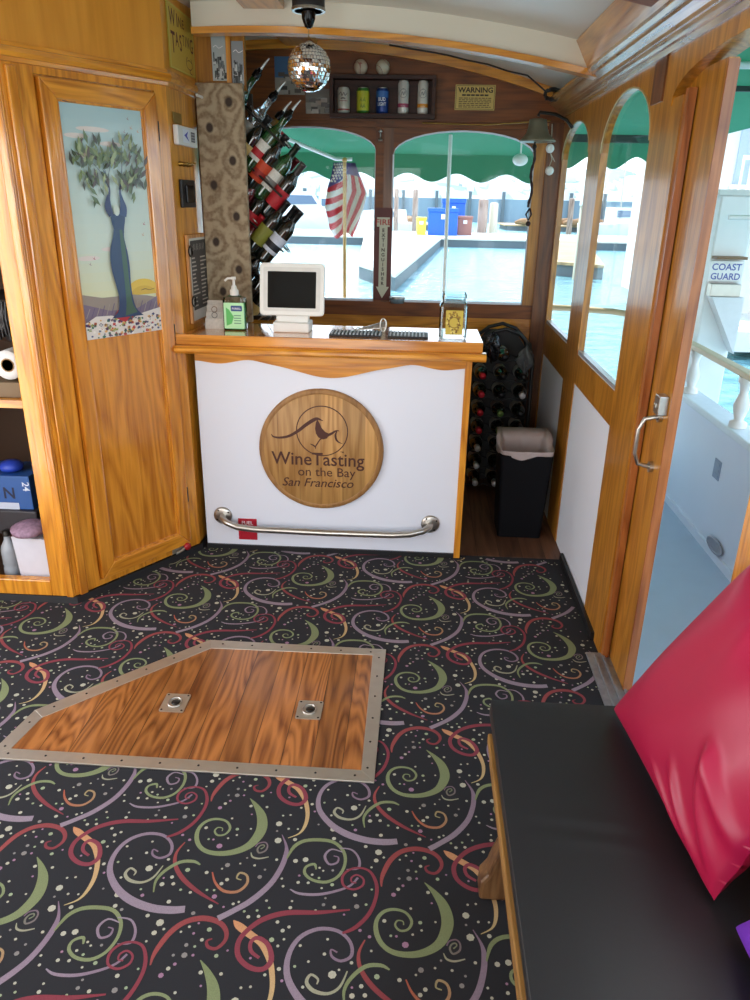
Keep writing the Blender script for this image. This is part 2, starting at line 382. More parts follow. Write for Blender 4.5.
# --- carpet: woven scroll pattern, repeated on the carpet's own half-drop lattice
MOTIFS = [
    ('green', [(0.0,0.0,0.002),(0.023,-0.026,0.014),(0.044,-0.059,0.025),(0.054,-0.095,0.029),(0.052,-0.127,0.028),(0.036,-0.163,0.023),(0.008,-0.186,0.019),(-0.029,-0.198,0.016),(-0.069,-0.196,0.013),(-0.097,-0.179,0.012),(-0.113,-0.15,0.012),(-0.115,-0.118,0.01),(-0.101,-0.093,0.009),(-0.076,-0.083,0.008),(-0.047,-0.089,0.007),(-0.031,-0.112,0.007),(-0.039,-0.134,0.006),(-0.058,-0.139,0.006),(-0.07,-0.126,0.005),(-0.065,-0.113,0.004),(-0.052,-0.114,0.003),(-0.05,-0.124,0.003)]),
    ('spiral', [(0.066,-0.176,0.004),(0.074,-0.168,0.003),(0.071,-0.162,0.004),(0.062,-0.166,0.004),(0.058,-0.178,0.005),(0.065,-0.189,0.005),(0.08,-0.18,0.005),(0.082,-0.163,0.004),(0.073,-0.153,0.004),(0.057,-0.158,0.004),(0.051,-0.17,0.003)]),
    ('pale', [(0.043,-0.189,0.002),(0.05,-0.203,0.005),(0.068,-0.207,0.005),(0.092,-0.2,0.003)]),
    ('red', [(-0.108,-0.02,0.003),(-0.109,0.0,0.008),(-0.104,0.025,0.012),(-0.088,0.064,0.014),(-0.061,0.093,0.014),(-0.023,0.105,0.015),(0.016,0.098,0.013),(0.039,0.078,0.011),(0.044,0.053,0.009),(0.029,0.031,0.008),(0.009,0.033,0.008),(0.002,0.047,0.006),(0.013,0.054,0.003)]),
    ('flame', [(-0.448,0.354,0.002),(-0.433,0.341,0.018),(-0.404,0.322,0.018),(-0.373,0.302,0.016),(-0.353,0.276,0.014),(-0.337,0.245,0.013),(-0.326,0.199,0.011),(-0.328,0.159,0.009),(-0.34,0.132,0.005),(-0.367,0.115,0.002)]),
    ('redpink', [(-0.174,0.403,0.004),(-0.249,0.39,0.011),(-0.322,0.384,0.014),(-0.371,0.366,0.014),(-0.402,0.34,0.012),(-0.423,0.304,0.012),(-0.417,0.266,0.012),(-0.387,0.241,0.012),(-0.355,0.238,0.012),(-0.34,0.261,0.013),(-0.355,0.298,0.011),(-0.382,0.313,0.011),(-0.395,0.301,0.009),(-0.39,0.279,0.009),(-0.368,0.264,0.007)]),
    ('mauve', [(-0.073,0.126,0.019),(-0.108,0.121,0.021),(-0.158,0.124,0.021),(-0.214,0.142,0.021),(-0.26,0.174,0.018),(-0.296,0.222,0.015),(-0.303,0.274,0.012),(-0.285,0.32,0.011),(-0.244,0.346,0.01),(-0.197,0.344,0.009),(-0.166,0.318,0.008),(-0.16,0.285,0.008),(-0.182,0.27,0.007),(-0.204,0.279,0.006),(-0.208,0.296,0.004),(-0.193,0.29,0.004)]),
    ('red', [(-0.132,0.326,0.003),(-0.144,0.292,0.007),(-0.137,0.255,0.01),(-0.108,0.216,0.012),(-0.059,0.179,0.01),(0.004,0.146,0.003)]),
    ('green', [(-0.164,0.167,0.003),(-0.169,0.201,0.007),(-0.156,0.232,0.009),(-0.126,0.261,0.01),(-0.092,0.266,0.009),(-0.072,0.257,0.004)]),
    ('pale', [(-0.166,0.247,0.003),(-0.179,0.21,0.006),(-0.203,0.193,0.007),(-0.235,0.197,0.009),(-0.253,0.215,0.008),(-0.246,0.233,0.006),(-0.229,0.224,0.005),(-0.23,0.212,0.003)]),
    ('sunset', [(-0.035,0.237,0.003),(-0.02,0.207,0.006),(0.007,0.184,0.008),(0.041,0.184,0.008),(0.06,0.208,0.007),(0.055,0.233,0.006),(0.036,0.24,0.006),(0.031,0.224,0.004),(0.044,0.219,0.003)]),
    ('mauve', [(0.006,-0.388,0.016),(0.036,-0.366,0.015),(0.075,-0.333,0.016),(0.112,-0.283,0.015),(0.13,-0.233,0.014),(0.136,-0.19,0.013),(0.131,-0.159,0.007),(0.114,-0.124,0.002)]),
    ('green', [(0.14,-0.202,0.004),(0.153,-0.162,0.01),(0.179,-0.14,0.011),(0.221,-0.134,0.011),(0.258,-0.14,0.01),(0.286,-0.169,0.009),(0.293,-0.208,0.008),(0.28,-0.246,0.008),(0.252,-0.266,0.009),(0.217,-0.263,0.008),(0.194,-0.245,0.008),(0.194,-0.224,0.007),(0.214,-0.214,0.008),(0.221,-0.23,0.004)]),
    ('mauve', [(0.274,-0.157,0.003),(0.307,-0.161,0.005),(0.328,-0.188,0.006),(0.328,-0.218,0.007),(0.298,-0.224,0.002)]),
    ('mauve', [(0.283,-0.17,0.003),(0.253,-0.163,0.005),(0.238,-0.186,0.007),(0.252,-0.211,0.006),(0.272,-0.205,0.006),(0.274,-0.188,0.004),(0.261,-0.184,0.003)]),
    ('mauve', [(0.164,-0.294,0.003),(0.189,-0.305,0.007),(0.236,-0.304,0.008),(0.281,-0.29,0.007),(0.313,-0.272,0.006),(0.33,-0.247,0.006)]),
    ('redpink', [(0.306,-0.405,0.006),(0.336,-0.387,0.01),(0.365,-0.349,0.01),(0.379,-0.302,0.009),(0.378,-0.263,0.009),(0.361,-0.228,0.007),(0.336,-0.217,0.006),(0.309,-0.223,0.006),(0.291,-0.245,0.007),(0.296,-0.273,0.006),(0.321,-0.283,0.006),(0.343,-0.27,0.006),(0.344,-0.25,0.005),(0.327,-0.239,0.005),(0.314,-0.248,0.005),(0.315,-0.261,0.004),(0.327,-0.263,0.004)]),
]
WEAVE = {'green': (L(116, 124, 84), L(124, 132, 94)), 'spiral': (L(112, 118, 88), L(112, 86, 104)), 'pale': (L(146, 144, 118), L(150, 146, 124)),
         'red': (L(142, 66, 62), L(118, 44, 54)), 'redpink': (L(122, 46, 56), L(128, 54, 66)), 'flame': (L(188, 128, 88), L(178, 160, 112)),
         'mauve': (L(140, 124, 134), L(122, 98, 114)), 'sunset': (L(160, 78, 58), L(150, 146, 104))}
fl = Art(lambda x, y, l: Vector((x, y, l)), 0.0004); fl.lay = 0
CARPET = L(27, 26, 30)
fl.rect(-2.1, -1.6, XR+.03, 3.32, CARPET)
def on_carpet(x, y): return -2.08 < x < 0.72 and 0.35 < y < 3.3
LA, LB, L0 = (0.0067, 0.495), (-0.499, 0.249), (0.071, 1.411)
cells = []
for i in range(-3, 6):
    for j in range(-8, 8):
        ox, oy = L0[0]+i*LB[0]+j*LA[0], L0[1]+i*LB[1]+j*LA[1]
        if -2.4 < ox < 1.0 and 0.0 < oy < 3.7: cells.append((ox, oy))
for ox, oy in cells:
    fl.lay = 1
    for nm, pts in MOTIFS:
        fl.lay += 0.06
        c1, c2 = WEAVE[nm]
        fl.stroke([(ox+a, oy+b, w) for a, b, w in pts], c1, sub=4, keep=on_carpet, col2=c2)
# dots: one scatter per repeat, kept clear of the scrolls
def wrap(x, y):
    x -= L0[0]; y -= L0[1]; i = round(x/LB[0]); x -= i*LB[0]; y -= i*LB[1]; j = round(y/LA[1]); return x-j*LA[0], y-j*LA[1]
occ = [wrap(L0[0]+a, L0[1]+b)+(w/2,) for nm, pts in MOTIFS for a, b, w in smooth_path(pts, 4)]
dots = []; rd = random.Random(3)
for r0, cnt in ((0.0088, 7), (0.0064, 16), (0.0047, 38), (0.0033, 66)):
    k = 0; tries = 0
    while k < cnt and tries < 6000:
        tries += 1
        x, y = rd.uniform(-0.25, 0.25), rd.uniform(-0.25, 0.25); r = r0*rd.uniform(0.85, 1.15)
        if all((x-a)**2+(y-b)**2 > (w+r+0.002)**2 for a, b, w in occ) and all((x-a)**2+(y-b)**2 > (q+r+0.006)**2 for a, b, q, c in dots):
            dots.append((x, y, r, rd.choice([L(172, 168, 148)]*5+[L(146, 156, 124), L(150, 112, 134), L(130, 124, 118)]))); k += 1
fl.lay = 1
for ox, oy in cells:
    for x, y, r, c in dots:
        if on_carpet(ox+x, oy+y): fl.circ(ox+x, oy+y, r, c, seg=7)
struct(fl.build('floor', M['carpet_paint'], fix=False, origin=(0, 0, 0)))
struct(MB().box(-2.1, XR+.04, 3.32, YF+0.05, -0.03, -0.001).build('floor_planking', M['floor_dark'], origin=(0, 0, 0)))
struct(MB().box(-2.1, XR, -1.6, 3.32, -0.03, -0.002).build('floor_underlay', M['black'], origin=(0, 0, 0)))

# --- ceiling, header beam, centre batten, cross beam
c = MB()
c.grid(lambda u, v: (-2.15+2.93*u, -1.6+5.1*v, ceil_z(-2.15+2.93*u, 0)), 24, 6)
c.grid(lambda u, v: (-2.15+2.93*u, 3.5+1.15*v, ceil_z(-2.15+2.93*u, 3.5+1.15*v)), 24, 6)
c.grid(lambda u, v: (-2.15+2.93*u, -1.6+6.25*v, ceil_z(-2.15+2.93*u, -1.6+6.25*v)+0.05), 24, 6)
struct(c.build('ceiling', M['ceiling'], origin=(0, 0, 2.2), fix=False))
def arc_beam(y0, y1, zb, zt, k=0.078, x0=-2.1, x1=XR, n=28):
    m = MB()
    for i in range(n):
        a, b = x0+(x1-x0)*i/n, x0+(x1-x0)*(i+1)/n
        m.slab([(a, y0, zb-k*(a+.686)**2), (b, y0, zb-k*(b+.686)**2), (b, y0, zt-k*(b+.686)**2), (a, y0, zt-k*(a+.686)**2)], (0, y1-y0, 0))
    return m
h = arc_beam(3.50, 3.54, 2.24, 2.345, x0=-0.967, x1=0.68).build('trim_1', M['fascia'], origin=(0, 3.5, 2.2)); struct(h)
arc_beam(3.485, 3.555, 2.220, 2.244, x0=-0.967, x1=0.68).build('header_lip', M['oak_x'], h)
cb = MB()
cb.box(-0.75, -0.585, -1.6, 3.50, 2.305, 2.34); struct(cb.build('trim_2', M['brown_y'], origin=(0, 0, 2.2)))
cb = MB(); cb.slab([(-0.75, 3.54, 2.305), (-0.585, 3.54, 2.305), (-0.585, 3.54, 2.34), (-0.75, 3.54, 2.34)], (0, 1.0, 0.04)); struct(cb.build('trim_3', M['oak_y'], origin=(0, 3, 2.2)))
struct(arc_beam(2.40, 2.56, 2.262, 2.345, x1=0.66).build('trim_4', M['brown_x'], origin=(0, 2.5, 2.2)))
# coving board above the crown
struct(MB().slab([(0.645, -1.6, 2.10), (0.668, -1.6, 2.10), (0.61, -1.6, 2.21), (0.585, -1.6, 2.205)], (0, 5.1, 0)).build('trim_5', M['brown_y'], origin=(0.6, 0, 2.1)))
# crown moulding, ribbed
prof = [(0.741, 2.028), (0.728, 2.030), (0.722, 2.044), (0.712, 2.046), (0.708, 2.054), (0.702, 2.050), (0.698, 2.060), (0.690, 2.060), (0.686, 2.070), (0.664, 2.086), (0.660, 2.082), (0.655, 2.094), (0.648, 2.090), (0.638, 2.100), (0.638, 2.112), (0.741, 2.13)]
M['crown'] = wood('weathered_crown_varnish', L(120, 78, 30), L(176, 130, 64), 'Y', rough=0.25, coat=0.6, bump=0.05)
struct(MB().slab([(x, -1.6, z) for x, z in prof], (0, YF+1.6, 0)).build('trim_6', M['crown'], origin=(0.7, 0, 2.03)))

# --- starboard wall with two arched windows, door opening, aft window
def arch_pts(a, b, zs, za, n=16, pw=2.0):
    """opening from a to b, springing at zs, apex za"""
    m = (a+b)/2; w = (b-a)/2
    return [(m-w*math.cos(PI*i/n), zs+(za-zs)*max(math.sin(PI*i/n), 0)**(2/pw)) for i in range(n+1)]
def arch_head(mb, pts, ztop, fixed, d, axis, mi=0):
    for (p, z), (q, w) in zip(pts[:-1], pts[1:]):
        if axis == 'y': mb.slab([(fixed, p, z), (fixed, q, w), (fixed, q, ztop), (fixed, p, ztop)], (d, 0, 0), mi)
        else: mb.slab([(p, fixed, z), (q, fixed, w), (q, fixed, ztop), (p, fixed, ztop)], (0, d, 0), mi)
TW = 0.03
w = MB(); W1 = (3.80, 4.49); W2 = (2.80, 3.53)
a1 = arch_pts(W1[0], W1[1], 1.82, 1.972); a2 = arch_pts(W2[0], W2[1], 1.80, 1.992); a3 = arch_pts(1.58, 2.60, 1.88, 1.985, pw=2.4)
for p in (a1, a2): arch_head(w, p, 2.06, XR, TW, 'y')
arch_head(w, a3, 2.06, XR-0.004, TW+0.05, 'y')
for y0, y1 in ((W1[1], YF+0.05), (W2[1], W1[0]), (2.60, W2[0])): w.box(XR, XR+TW, y0, y1, 0.0, 2.06)
w.box(XR, XR+TW, W1[0], W1[1], 0.78, 0.955); w.box(XR, XR+TW, W2[0], W2[1], 0.82, 0.955)
w.box(XR, XR+TW, 2.50, 2.60, 0.0, 1.90)
wr_ = struct(w.build('wall_right', M['brown_z'], origin=(XR, 3, 0)))
MB().box(XR+.004, XR+.028, W1[0]+.002, W1[1]-.002, 0.0, 0.78).build('panel', M['white_panel'], wr_)
MB().box(XR+.004, XR+.028, W2[0]+.002, W2[1]-.002, 0.0, 0.82).build('panel', M['white_panel'], wr_)
MB().box(XR-.006, XR+.0, 2.705, 2.83, 1.905, 2.035).build('patch_board', M['dark_z'], wr_)
for i, (pts, (y0, y1)) in enumerate(((a1, W1), (a2, W2))):
    t = MB()
    ap = [(XR-0.002, p, z) for p, z in pts]
    for q, r in zip(pts[:-1], pts[1:]):
        t.slab([(XR-.004, q[0], q[1]), (XR-.004, r[0], r[1]), (XR-.004, r[0], r[1]+.006), (XR-.004, q[0], q[1]+.006)], (.01, 0, 0))
    fr = struct(t.build('window_%d' % (i+1), mat('window_edging', L(196, 176, 130), 0.4), origin=(XR, (y0+y1)/2, 1.0)))
    MB().box(XR+.003, XR+.028, y0, y1, 0.955, 0.972).build('sill', mat('sill_metal', L(200, 205, 214), 0.3, metal=0.5), fr)
    g_ = MB(); gp = [(XR+.020, y0, 0.97)]+[(XR+.020, p, z) for p, z in pts]+[(XR+.020, y1, 0.97)]
    g_.slab(gp, (.003, 0, 0)).build('pane', M['glass'], fr)
# aft of the door opening
w = MB(); w.box(XR, XR+TW+.03, 1.44, 1.58, 0.0, 1.90); w.box(XR, XR+TW, -1.6, 1.44, 0.0, 0.95); w.box(XR, XR+TW, -1.6, 1.58, 1.90, 2.06); w.box(XR, XR+TW, -1.6, -0.9, 0.95, 1.90); w.box(XR, XR+TW, 0.2, 0.3, .95, 1.9)
struct(w.build('wall_right_aft', M['oak_z'], origin=(XR, 0, 0)))
# sliding door leaf pushed forward outside the wall, with its pull handle and latch
d = MB(); DX = 0.773
for y0, y1, z0, z1 in ((2.27, 2.56, 0.01, 1.96), (2.84, 2.90, 0.01, 1.96), (2.56, 2.84, 0.01, 0.94), (2.56, 2.84, 1.90, 1.96)): d.box(DX, DX+.027, y0, y1, z0, z1)
dr = struct(d.build('door_1', M['brown_z'], origin=(DX, 2.27, 0)))
MB().box(DX-.001, DX+.028, 2.262, 2.272, 0.01, 1.955).build('door_edge', M['red_z'], dr)
MB().box(DX+.012, DX+.016, 2.56, 2.84, 0.94, 1.90).build('pane', M['glass'], dr)
MB().box(XR+.006, XR+.028, 2.47, 2.498, 0.0, 1.915).build('stop_bead', M['red_z'], dr)
hd = MB(); hx = 0.745
hd.tube([(hx+.02, 2.335, 0.985), (hx-.02, 2.34, 0.975), (hx-.034, 2.342, 0.94), (hx-.034, 2.344, 0.86), (hx-.02, 2.345, 0.825), (hx+.02, 2.345, 0.815)], 0.007, 10)
hd.cyl((hx+.028, 2.335, 0.985), (hx+.016, 2.335, 0.985), 0.018); hd.cyl((hx+.028, 2.345, 0.815), (hx+.016, 2.345, 0.815), 0.018)
hd.build('pull_handle', M['steel'], dr)
la = MB(); la.box(DX-.03, DX, 2.285, 2.335, 1.0, 1.06); la.box(DX-.036, DX-.03, 2.30, 2.318, 1.02, 1.035)
la.build('latch', M['steel'], dr, bevel=0.003)
# threshold tracks
t = MB(); t.box(0.69, 0.795, 1.45, 2.50, 0.0, 0.008); t.box(0.715, 0.722, 1.45, 2.48, 0.008, 0.016); t.box(0.745, 0.752, 1.45, 2.48, 0.008, 0.016); t.box(0.775, 0.782, 1.45, 2.48, 0.008, 0.016)
struct(t.build('trim_7', mat('threshold_alloy', L(160, 164, 170), 0.4, metal=0.6, noise=0.3, scale=40)))
struct(MB().box(0.725, XR, 2.60, 3.32, 0.0, 0.035).build('baseboard_right', M['black']))

# --- bow wall with its arched windows
f = MB()
X3 = (-1.03, -0.27); X4 = (-0.172, 0.60)
b3 = arch_pts(X3[0], X3[1], 1.85, 1.965, pw=2.0); b4 = arch_pts(X4[0], X4[1], 1.835, 1.955, pw=2.0)
arch_head(f, b3, 2.0, YF, 0.05, 'x'); arch_head(f, b4, 2.0, YF, 0.05, 'x')
for x0, x1 in ((-2.1, X3[0]), (X4[1], 0.66)): f.box(x0, x1, YF, YF+.05, 0.97, 2.0)
f.box(-0.27, -0.225, YF-.01, YF+.05, 0.97, 2.0)
f.box(-2.1, XR, YF-.012, YF+.05, 0.965, 1.045)
n = 28
for i in range(n):
    a, b = -2.1+2.84*i/n, -2.1+2.84*(i+1)/n
    f.slab([(a, YF, 2.0), (b, YF, 2.0), (b, YF, ceil_z(b, YF)+.01), (a, YF, ceil_z(a, YF)+.01)], (0, .05, 0))
ff = struct(f.build('wall_front', M['brown_x'], origin=(0, YF, 0)))
MB().box(-2.1, XR, YF, YF+.05, 0.0, 0.965).build('lower_panel', M['oak_x'], ff)
MB().box(-0.225, -0.172, YF-.004, YF+.05, 0.97, 2.0).build('mullion', M['dark_z'], ff)
MB().box(0.66, XR, YF-.03, YF+.05, 0.0, 2.0).build('corner_post', M['dark_z'], ff)
MB().box(0.60, 0.66, YF-.012, YF+.05, 1.045, 2.0).build('jamb_lining', M['brown_z'], ff)
r_ = MB(); r_.box(-2.1, XR-.02, YF-.02, YF, 1.968, 1.985); r_.box(-2.1, XR-.02, YF-.012, YF, 2.0, 2.012); r_.build('rail', M['brown_x'], ff)
cr = MB()
for i in range(n):
    a, b = -2.1+2.76*i/n, -2.1+2.76*(i+1)/n; za, zb = ceil_z(a, YF-.02), ceil_z(b, YF-.02)
    cr.slab([(a, YF-.04, za-.045), (b, YF-.04, zb-.045), (b, YF-.04, zb+.005), (a, YF-.04, za+.005)], (0, .04, 0))
cr.build('cornice', M['oak_x'], ff)
for i, (pts, (x0, x1)) in enumerate(((b3, X3), (b4, X4))):
    t = MB()
    for q, r in zip(pts[:-1], pts[1:]):
        t.slab([(q[0], YF-.006, q[1]-.004), (r[0], YF-.006, r[1]-.004), (r[0], YF-.006, r[1]+.004), (q[0], YF-.006, q[1]+.004)], (0, .012, 0))
    for x in (x0, x1): t.box(x-.004, x+.004, YF-.006, YF+.006, 1.045, pts[0][1])
    t.box(x0, x1, YF-.006, YF+.03, 1.043, 1.056)
    fr = struct(t.build('window_%d' % (i+3), M['white_panel'], origin=((x0+x1)/2, YF, 1.05)))
    gp = [(x0, YF+.02, 1.045)]+[(p, YF+.02, z) for p, z in pts]+[(x1, YF+.02, 1.045)]
    MB().slab(gp, (0, .004, 0)).build('pane', M['glass_front'], fr)

# --- port side: hidden hull wall, partition behind the rack
w = MB(); w.box(-2.15, -2.1, -1.6, 1.35, 0, 0.85); w.box(-2.15, -2.1, 2.35, YF+.05, 0, 2.15); w.box(-2.15, -2.1, -1.6, -0.9, .85, 2.15); w.box(-2.15, -2.1, 1.25, 1.35, .85, 1.9); w.box(-2.15, -2.1, -.9, 2.35, 1.9, 2.15)
struct(w.build('wall_left', M['oak_z'], origin=(-2.1, 0, 0)))
w = MB(); w.box(-2.1, -1.5, -1.65, -1.6, 0, 2.2); w.box(-0.05, 0.79, -1.65, -1.6, 0, 2.15); w.box(-1.5, -.05, -1.65, -1.6, 2.0, 2.3)
struct(w.build('wall_back', M['oak_z'], origin=(0, -1.6, 0)))
w = MB(); w.box(-1.39, -0.785, 3.645, 3.67, 2.03, 2.345)
pt = struct(w.build('trim_8', M['brown_z'])); MB().box(-0.862, -0.842, 3.628, 3.645, 2.056, 2.33).build('batten', M['oak_z'], pt)

# --- frieze and moulding over the cupboards
A2 = Vector((-1.39, 2.71, 0)); B2 = Vector((-1.02, 3.27, 0)); C2 = Vector((-1.005, 3.64, 0))
U = (B2-A2).normalized(); NRM = Vector((U.y, -U.x, 0)); LEN = (B2-A2).length
U2 = (C2-B2).normalized(); N2 = Vector((U2.y, -U2.x, 0))
def F(u, z, t=0.0): p = A2+U*u+NRM*t; return Vector((p.x, p.y, z))
def G(u, z, t=0.0): p = B2+U2*u+N2*t; return Vector((p.x, p.y, z))
path = [Vector((-2.1, 2.71, 0)), A2, B2, C2]
pn = [Vector((0, -1, 0)), (Vector((0, -1, 0))+NRM).normalized()/math.cos(0.49), (NRM+N2).normalized()/math.cos(0.27), N2]
def follow(mb, prof, mi=0):
    """sweep a (outwards, height) profile along the cupboard fronts"""
    k = len(prof)
    vs = [p+n*o+Vector((0, 0, z)) for p, n in zip(path, pn) for o, z in prof]
    fs = [(i*k+j, i*k+(j+1) % k, (i+1)*k+(j+1) % k, (i+1)*k+j) for i in range(len(path)-1) for j in range(k)]
    return mb.add(vs, fs+[tuple(range(k)), tuple(range(len(vs)-1, len(vs)-k-1, -1))], mi)
struct(follow(MB(), [(0.0, 2.03), (0.0, 2.40), (-0.04, 2.40), (-0.04, 2.03)]).build('trim_9', M['frieze']))
struct(follow(MB(), [(0.0, 1.998), (0.010, 2.0), (0.012, 2.012), (0.022, 2.014), (0.030, 2.026), (0.024, 2.040), (0.012, 2.044), (0.010, 2.056), (0.0, 2.058), (-.03, 2.058), (-.03, 1.998)]).build('trim_10', M['oak_diag']))
struct(follow(MB(), [(0.004, 0.0), (0.016, 0.0), (0.010, 0.028), (0.004, 0.030)]).build('baseboard_left', M['black']))

struct(MB().box(-2.95, -2.15, -1.6, 5.4, -.06, -.01).build('port_bounce_deck', mat('bounce_deck_paint', L(196, 200, 200), .5), origin=(-2.5, 2, 0)))  # unseen port deck and bulwark, added to bounce sunlight into the cabin
struct(MB().box(-3.0, -2.95, -1.6, 5.4, -.06, .6).build('port_bounce_bulwark', mat('bounce_bulwark_paint', L(226, 228, 228), .5), origin=(-3, 2, 0)))
# --- side deck, bulwark, foredeck, canopies (the boat's outside)
M['deck'] = mat('pale_blue_deck_paint', L(184, 202, 220), 0.5, noise=0.05, scale=8)
M['bulwark'] = mat('bulwark_white_paint', L(228, 236, 246), 0.5, noise=0.03, scale=4)
struct(MB().box(XR+.06, 1.56, -1.6, 5.4, -0.06, -0.01).build('side_deck', M['deck'], origin=(1.1, 2, 0)))
bw = MB(); bw.box(1.50, 1.55, -1.6, 5.4, -0.06, 0.60); bw.box(1.485, 1.50, -1.6, 5.4, -0.01, 0.03)
bu = struct(bw.build('bulwark', M['bulwark'], origin=(1.5, 2, 0)))
MB().box(1.47, 1.60, -1.6, 5.4, 0.60, 0.635).build('cap_rail', mat('cap_rail_white', L(226, 236, 240), 0.4), bu, bevel=0.008)
v_ = MB()
for k in range(3): v_.box(1.493, 1.50, 3.56, 3.62, 0.36+.03*k, 0.375+.03*k)
v_.box(1.496, 1.50, 3.55, 3.63, 0.35, 0.445); v_.build('vent', mat('vent_grey', L(150, 165, 185), 0.5), bu)
sc_ = MB(); sc_.tube([(1.486, 3.42+.085*math.cos(t), 0.062+.028*math.sin(t)) for t in [2*PI*k/20 for k in range(20)]], 0.008, 8, closed=True)
sc_.add([(1.484, 3.42+.08*math.cos(2*PI*k/20), .062+.026*math.sin(2*PI*k/20)) for k in range(20)], [tuple(range(20))]); sc_.build('scupper', mat('scupper_grey', L(150, 155, 165), 0.5), bu)
struct(MB().slab([(-2.2, YF+.05, 0.35), (0.8, YF+.05, 0.35), (1.5, 5.4, 0.35), (0.2, 7.6, 0.45), (-1.6, 7.6, 0.45), (-2.8, 5.4, 0.35)], (0, 0, .05)).build('foredeck', M['deck']))

# ================================================================== PORT CUPBOARDS
cup = thing('corner_cupboard', 'varnished oak corner cupboard with tall panelled door, left of the white bar', 'cupboard', (-1.2, 3.0, 0))
b = MB()
b.slab([F(0, .03, -.014), F(LEN, .03, -.014), G(.365, .03, -.014)]+[Vector((-1.39, 3.60, .03))], (0, 0, 1.97))
b.build('body', M['oak_z'], cup)
b = MB()   # face frame standing proud around the door
for u0, u1, z0, z1 in ((0.0, .115, .03, 2.0), (.612, LEN, .03, 2.0), (.115, .612, .03, .055), (.115, .612, 1.975, 2.0)):
    b.slab([F(u0, z0, -.014), F(u1, z0, -.014), F(u1, z1, -.014), F(u0, z1, -.014)], NRM*.014)
b.build('face_frame', M['oak_z'], cup, bevel=0.002)
b = MB(); b.slab([F(.012, .03, 0), F(.05, .03, 0), F(.05, 1.99, 0), F(.012, 1.99, 0)], NRM*.014); b.build('pilaster', M['oak_panel'], cup, bevel=0.005)
b = MB(); b.slab([F(LEN-.004, .03, -.014), G(.365, .03, -.014), G(.365, 2.0, -.014), F(LEN-.004, 2.0, -.014)], (NRM+N2)*.006); b.build('side_panel', M['oak_z'], cup)
D0, D1, DZ0, DZ1 = .122, .605, .062, 1.968
b = MB()
def mitre(mb, u0, u1, z0, z1, wdt, t0, t1):
    o = [(u0, z0), (u1, z0), (u1, z1), (u0, z1)]; i = [(u0+wdt, z0+wdt), (u1-wdt, z0+wdt), (u1-wdt, z1-wdt), (u0+wdt, z1-wdt)]
    for k in range(4):
        q = [o[k], o[(k+1) % 4], i[(k+1) % 4], i[k]]
        mb.slab([F(a, z, t0) for a, z in q], NRM*(t1-t0), mi=k % 2)
mitre(b, D0, D1, DZ0, DZ1, .062, -.012, .018)
door = b.build('door', [M['oak_diag'], M['oak_panel']], cup, bevel=0.004)
b = MB(); b.slab([F(D0+.06, DZ0+.06, -.012), F(D1-.06, DZ0+.06, -.012), F(D1-.06, DZ1-.06, -.012), F(D0+.06, DZ1-.06, -.012)], NRM*.014)
b.build('panel', M['oak_panel'], door)
b = MB(); mitre(b, D0+.058, D1-.058, DZ0+.058, DZ1-.058, .012, .0, .010); b.build('bead', M['oak_z'], door, bevel=0.003)
for z in (0.27, 1.02, 1.80):
    b = MB(); b.cyl(F(D1+.006, z, .006), F(D1+.006, z+.07, .006), .006, seg=10); b.build('hinge', M['iron'], door)
b = MB(); b.slab([F(.50, .035, .004), F(.60, .035, .004), F(.60, .075, .004), F(.50, .075, .004)], NRM*.003)
b.build('label_plate', M['hatchsteel'], cup)
k = thing('turn_key', 'small red-handled key stop at the foot of the cupboard door', 'key', F(.55, .05, .02))
b = MB(); b.lathe([(0.0, -.012), (.016, -.010), (.018, 0), (.016, .01), (0, .012)], F(.575, .055, .022), NRM, 12); b.build('knob', mat('red_plastic', L(170, 28, 36), .4), k)
b = MB(); b.tube([F(.575, .055, .02), F(.54, .045, .022), F(.51, .04, .02)], .006, 8); b.build('stem', M['hatchsteel'], k)

# --- tree-woman poster on the door
po = thing('tree_poster', 'tall poster of a dancing tree with a blue trunk pinned on the cupboard door', 'poster', F(.37, 1.075, .004))
def PF(x, y, l): return F(.188+x, 1.075+y, .0045+l)
PWD, PHT = .364, .845
b = MB(); b.slab([F(.188, 1.075, .0025), F(.552, 1.075, .0025), F(.552, 1.92, .0025), F(.188, 1.92, .0025)], NRM*.0018); b.build('paper', M['white'], po)
A_ = Art(PF)
lerp = lambda a, b, t: tuple(x+(y-x)*t for x, y in zip(a, b))
sky_lo, sky_md, sky_hi = L(222, 214, 150), L(204, 218, 204), L(170, 202, 208)
for i in range(24):
    t = i/24; c_ = lerp(sky_lo, sky_md, min(t*2.6, 1)) if t < .4 else lerp(sky_md, sky_hi, (t-.4)/.6)
    A_.rect(0, PHT*i/24, PWD, PHT*(i+1)/24, c_)
A_.up(); ra = random.Random(5)
for x, y, rx in ((.06, .72, .05), (.13, .745, .07), (.20, .70, .05), (.10, .655, .05), (.17, .33, .06), (.05, .30, .05)):
    A_.circ(x, y, rx, L(224, 214, 206), 16, ry=.009); A_.up()
A_.rect(0, .15, PWD, .152, L(150, 140, 120))
A_.up().circ(.285, .15, .085, L(226, 190, 62), 24, ry=.062, a0=0, a1=PI)
A_.up().circ(.285, .15, .06, L(214, 176, 50), 24, ry=.035, a0=0, a1=PI)
A_.up().poly([(0, .05), (PWD, .05), (PWD, .13), (.30, .145), (.22, .155), (.10, .15), (0, .17)], L(150, 138, 128))
A_.up().poly([(0, .05), (PWD, .05), (PWD, .145), (.30, .12), (.25, .10), (.12, .10), (0, .135)], L(122, 108, 128))
for i in range(16): A_.up().stroke([(.01+.022*i, .08, .003), (.03+.022*i, .135-.02*abs(i-8)/8, .003)], L(98, 86, 120) if i % 2 else L(160, 150, 142), sub=1)
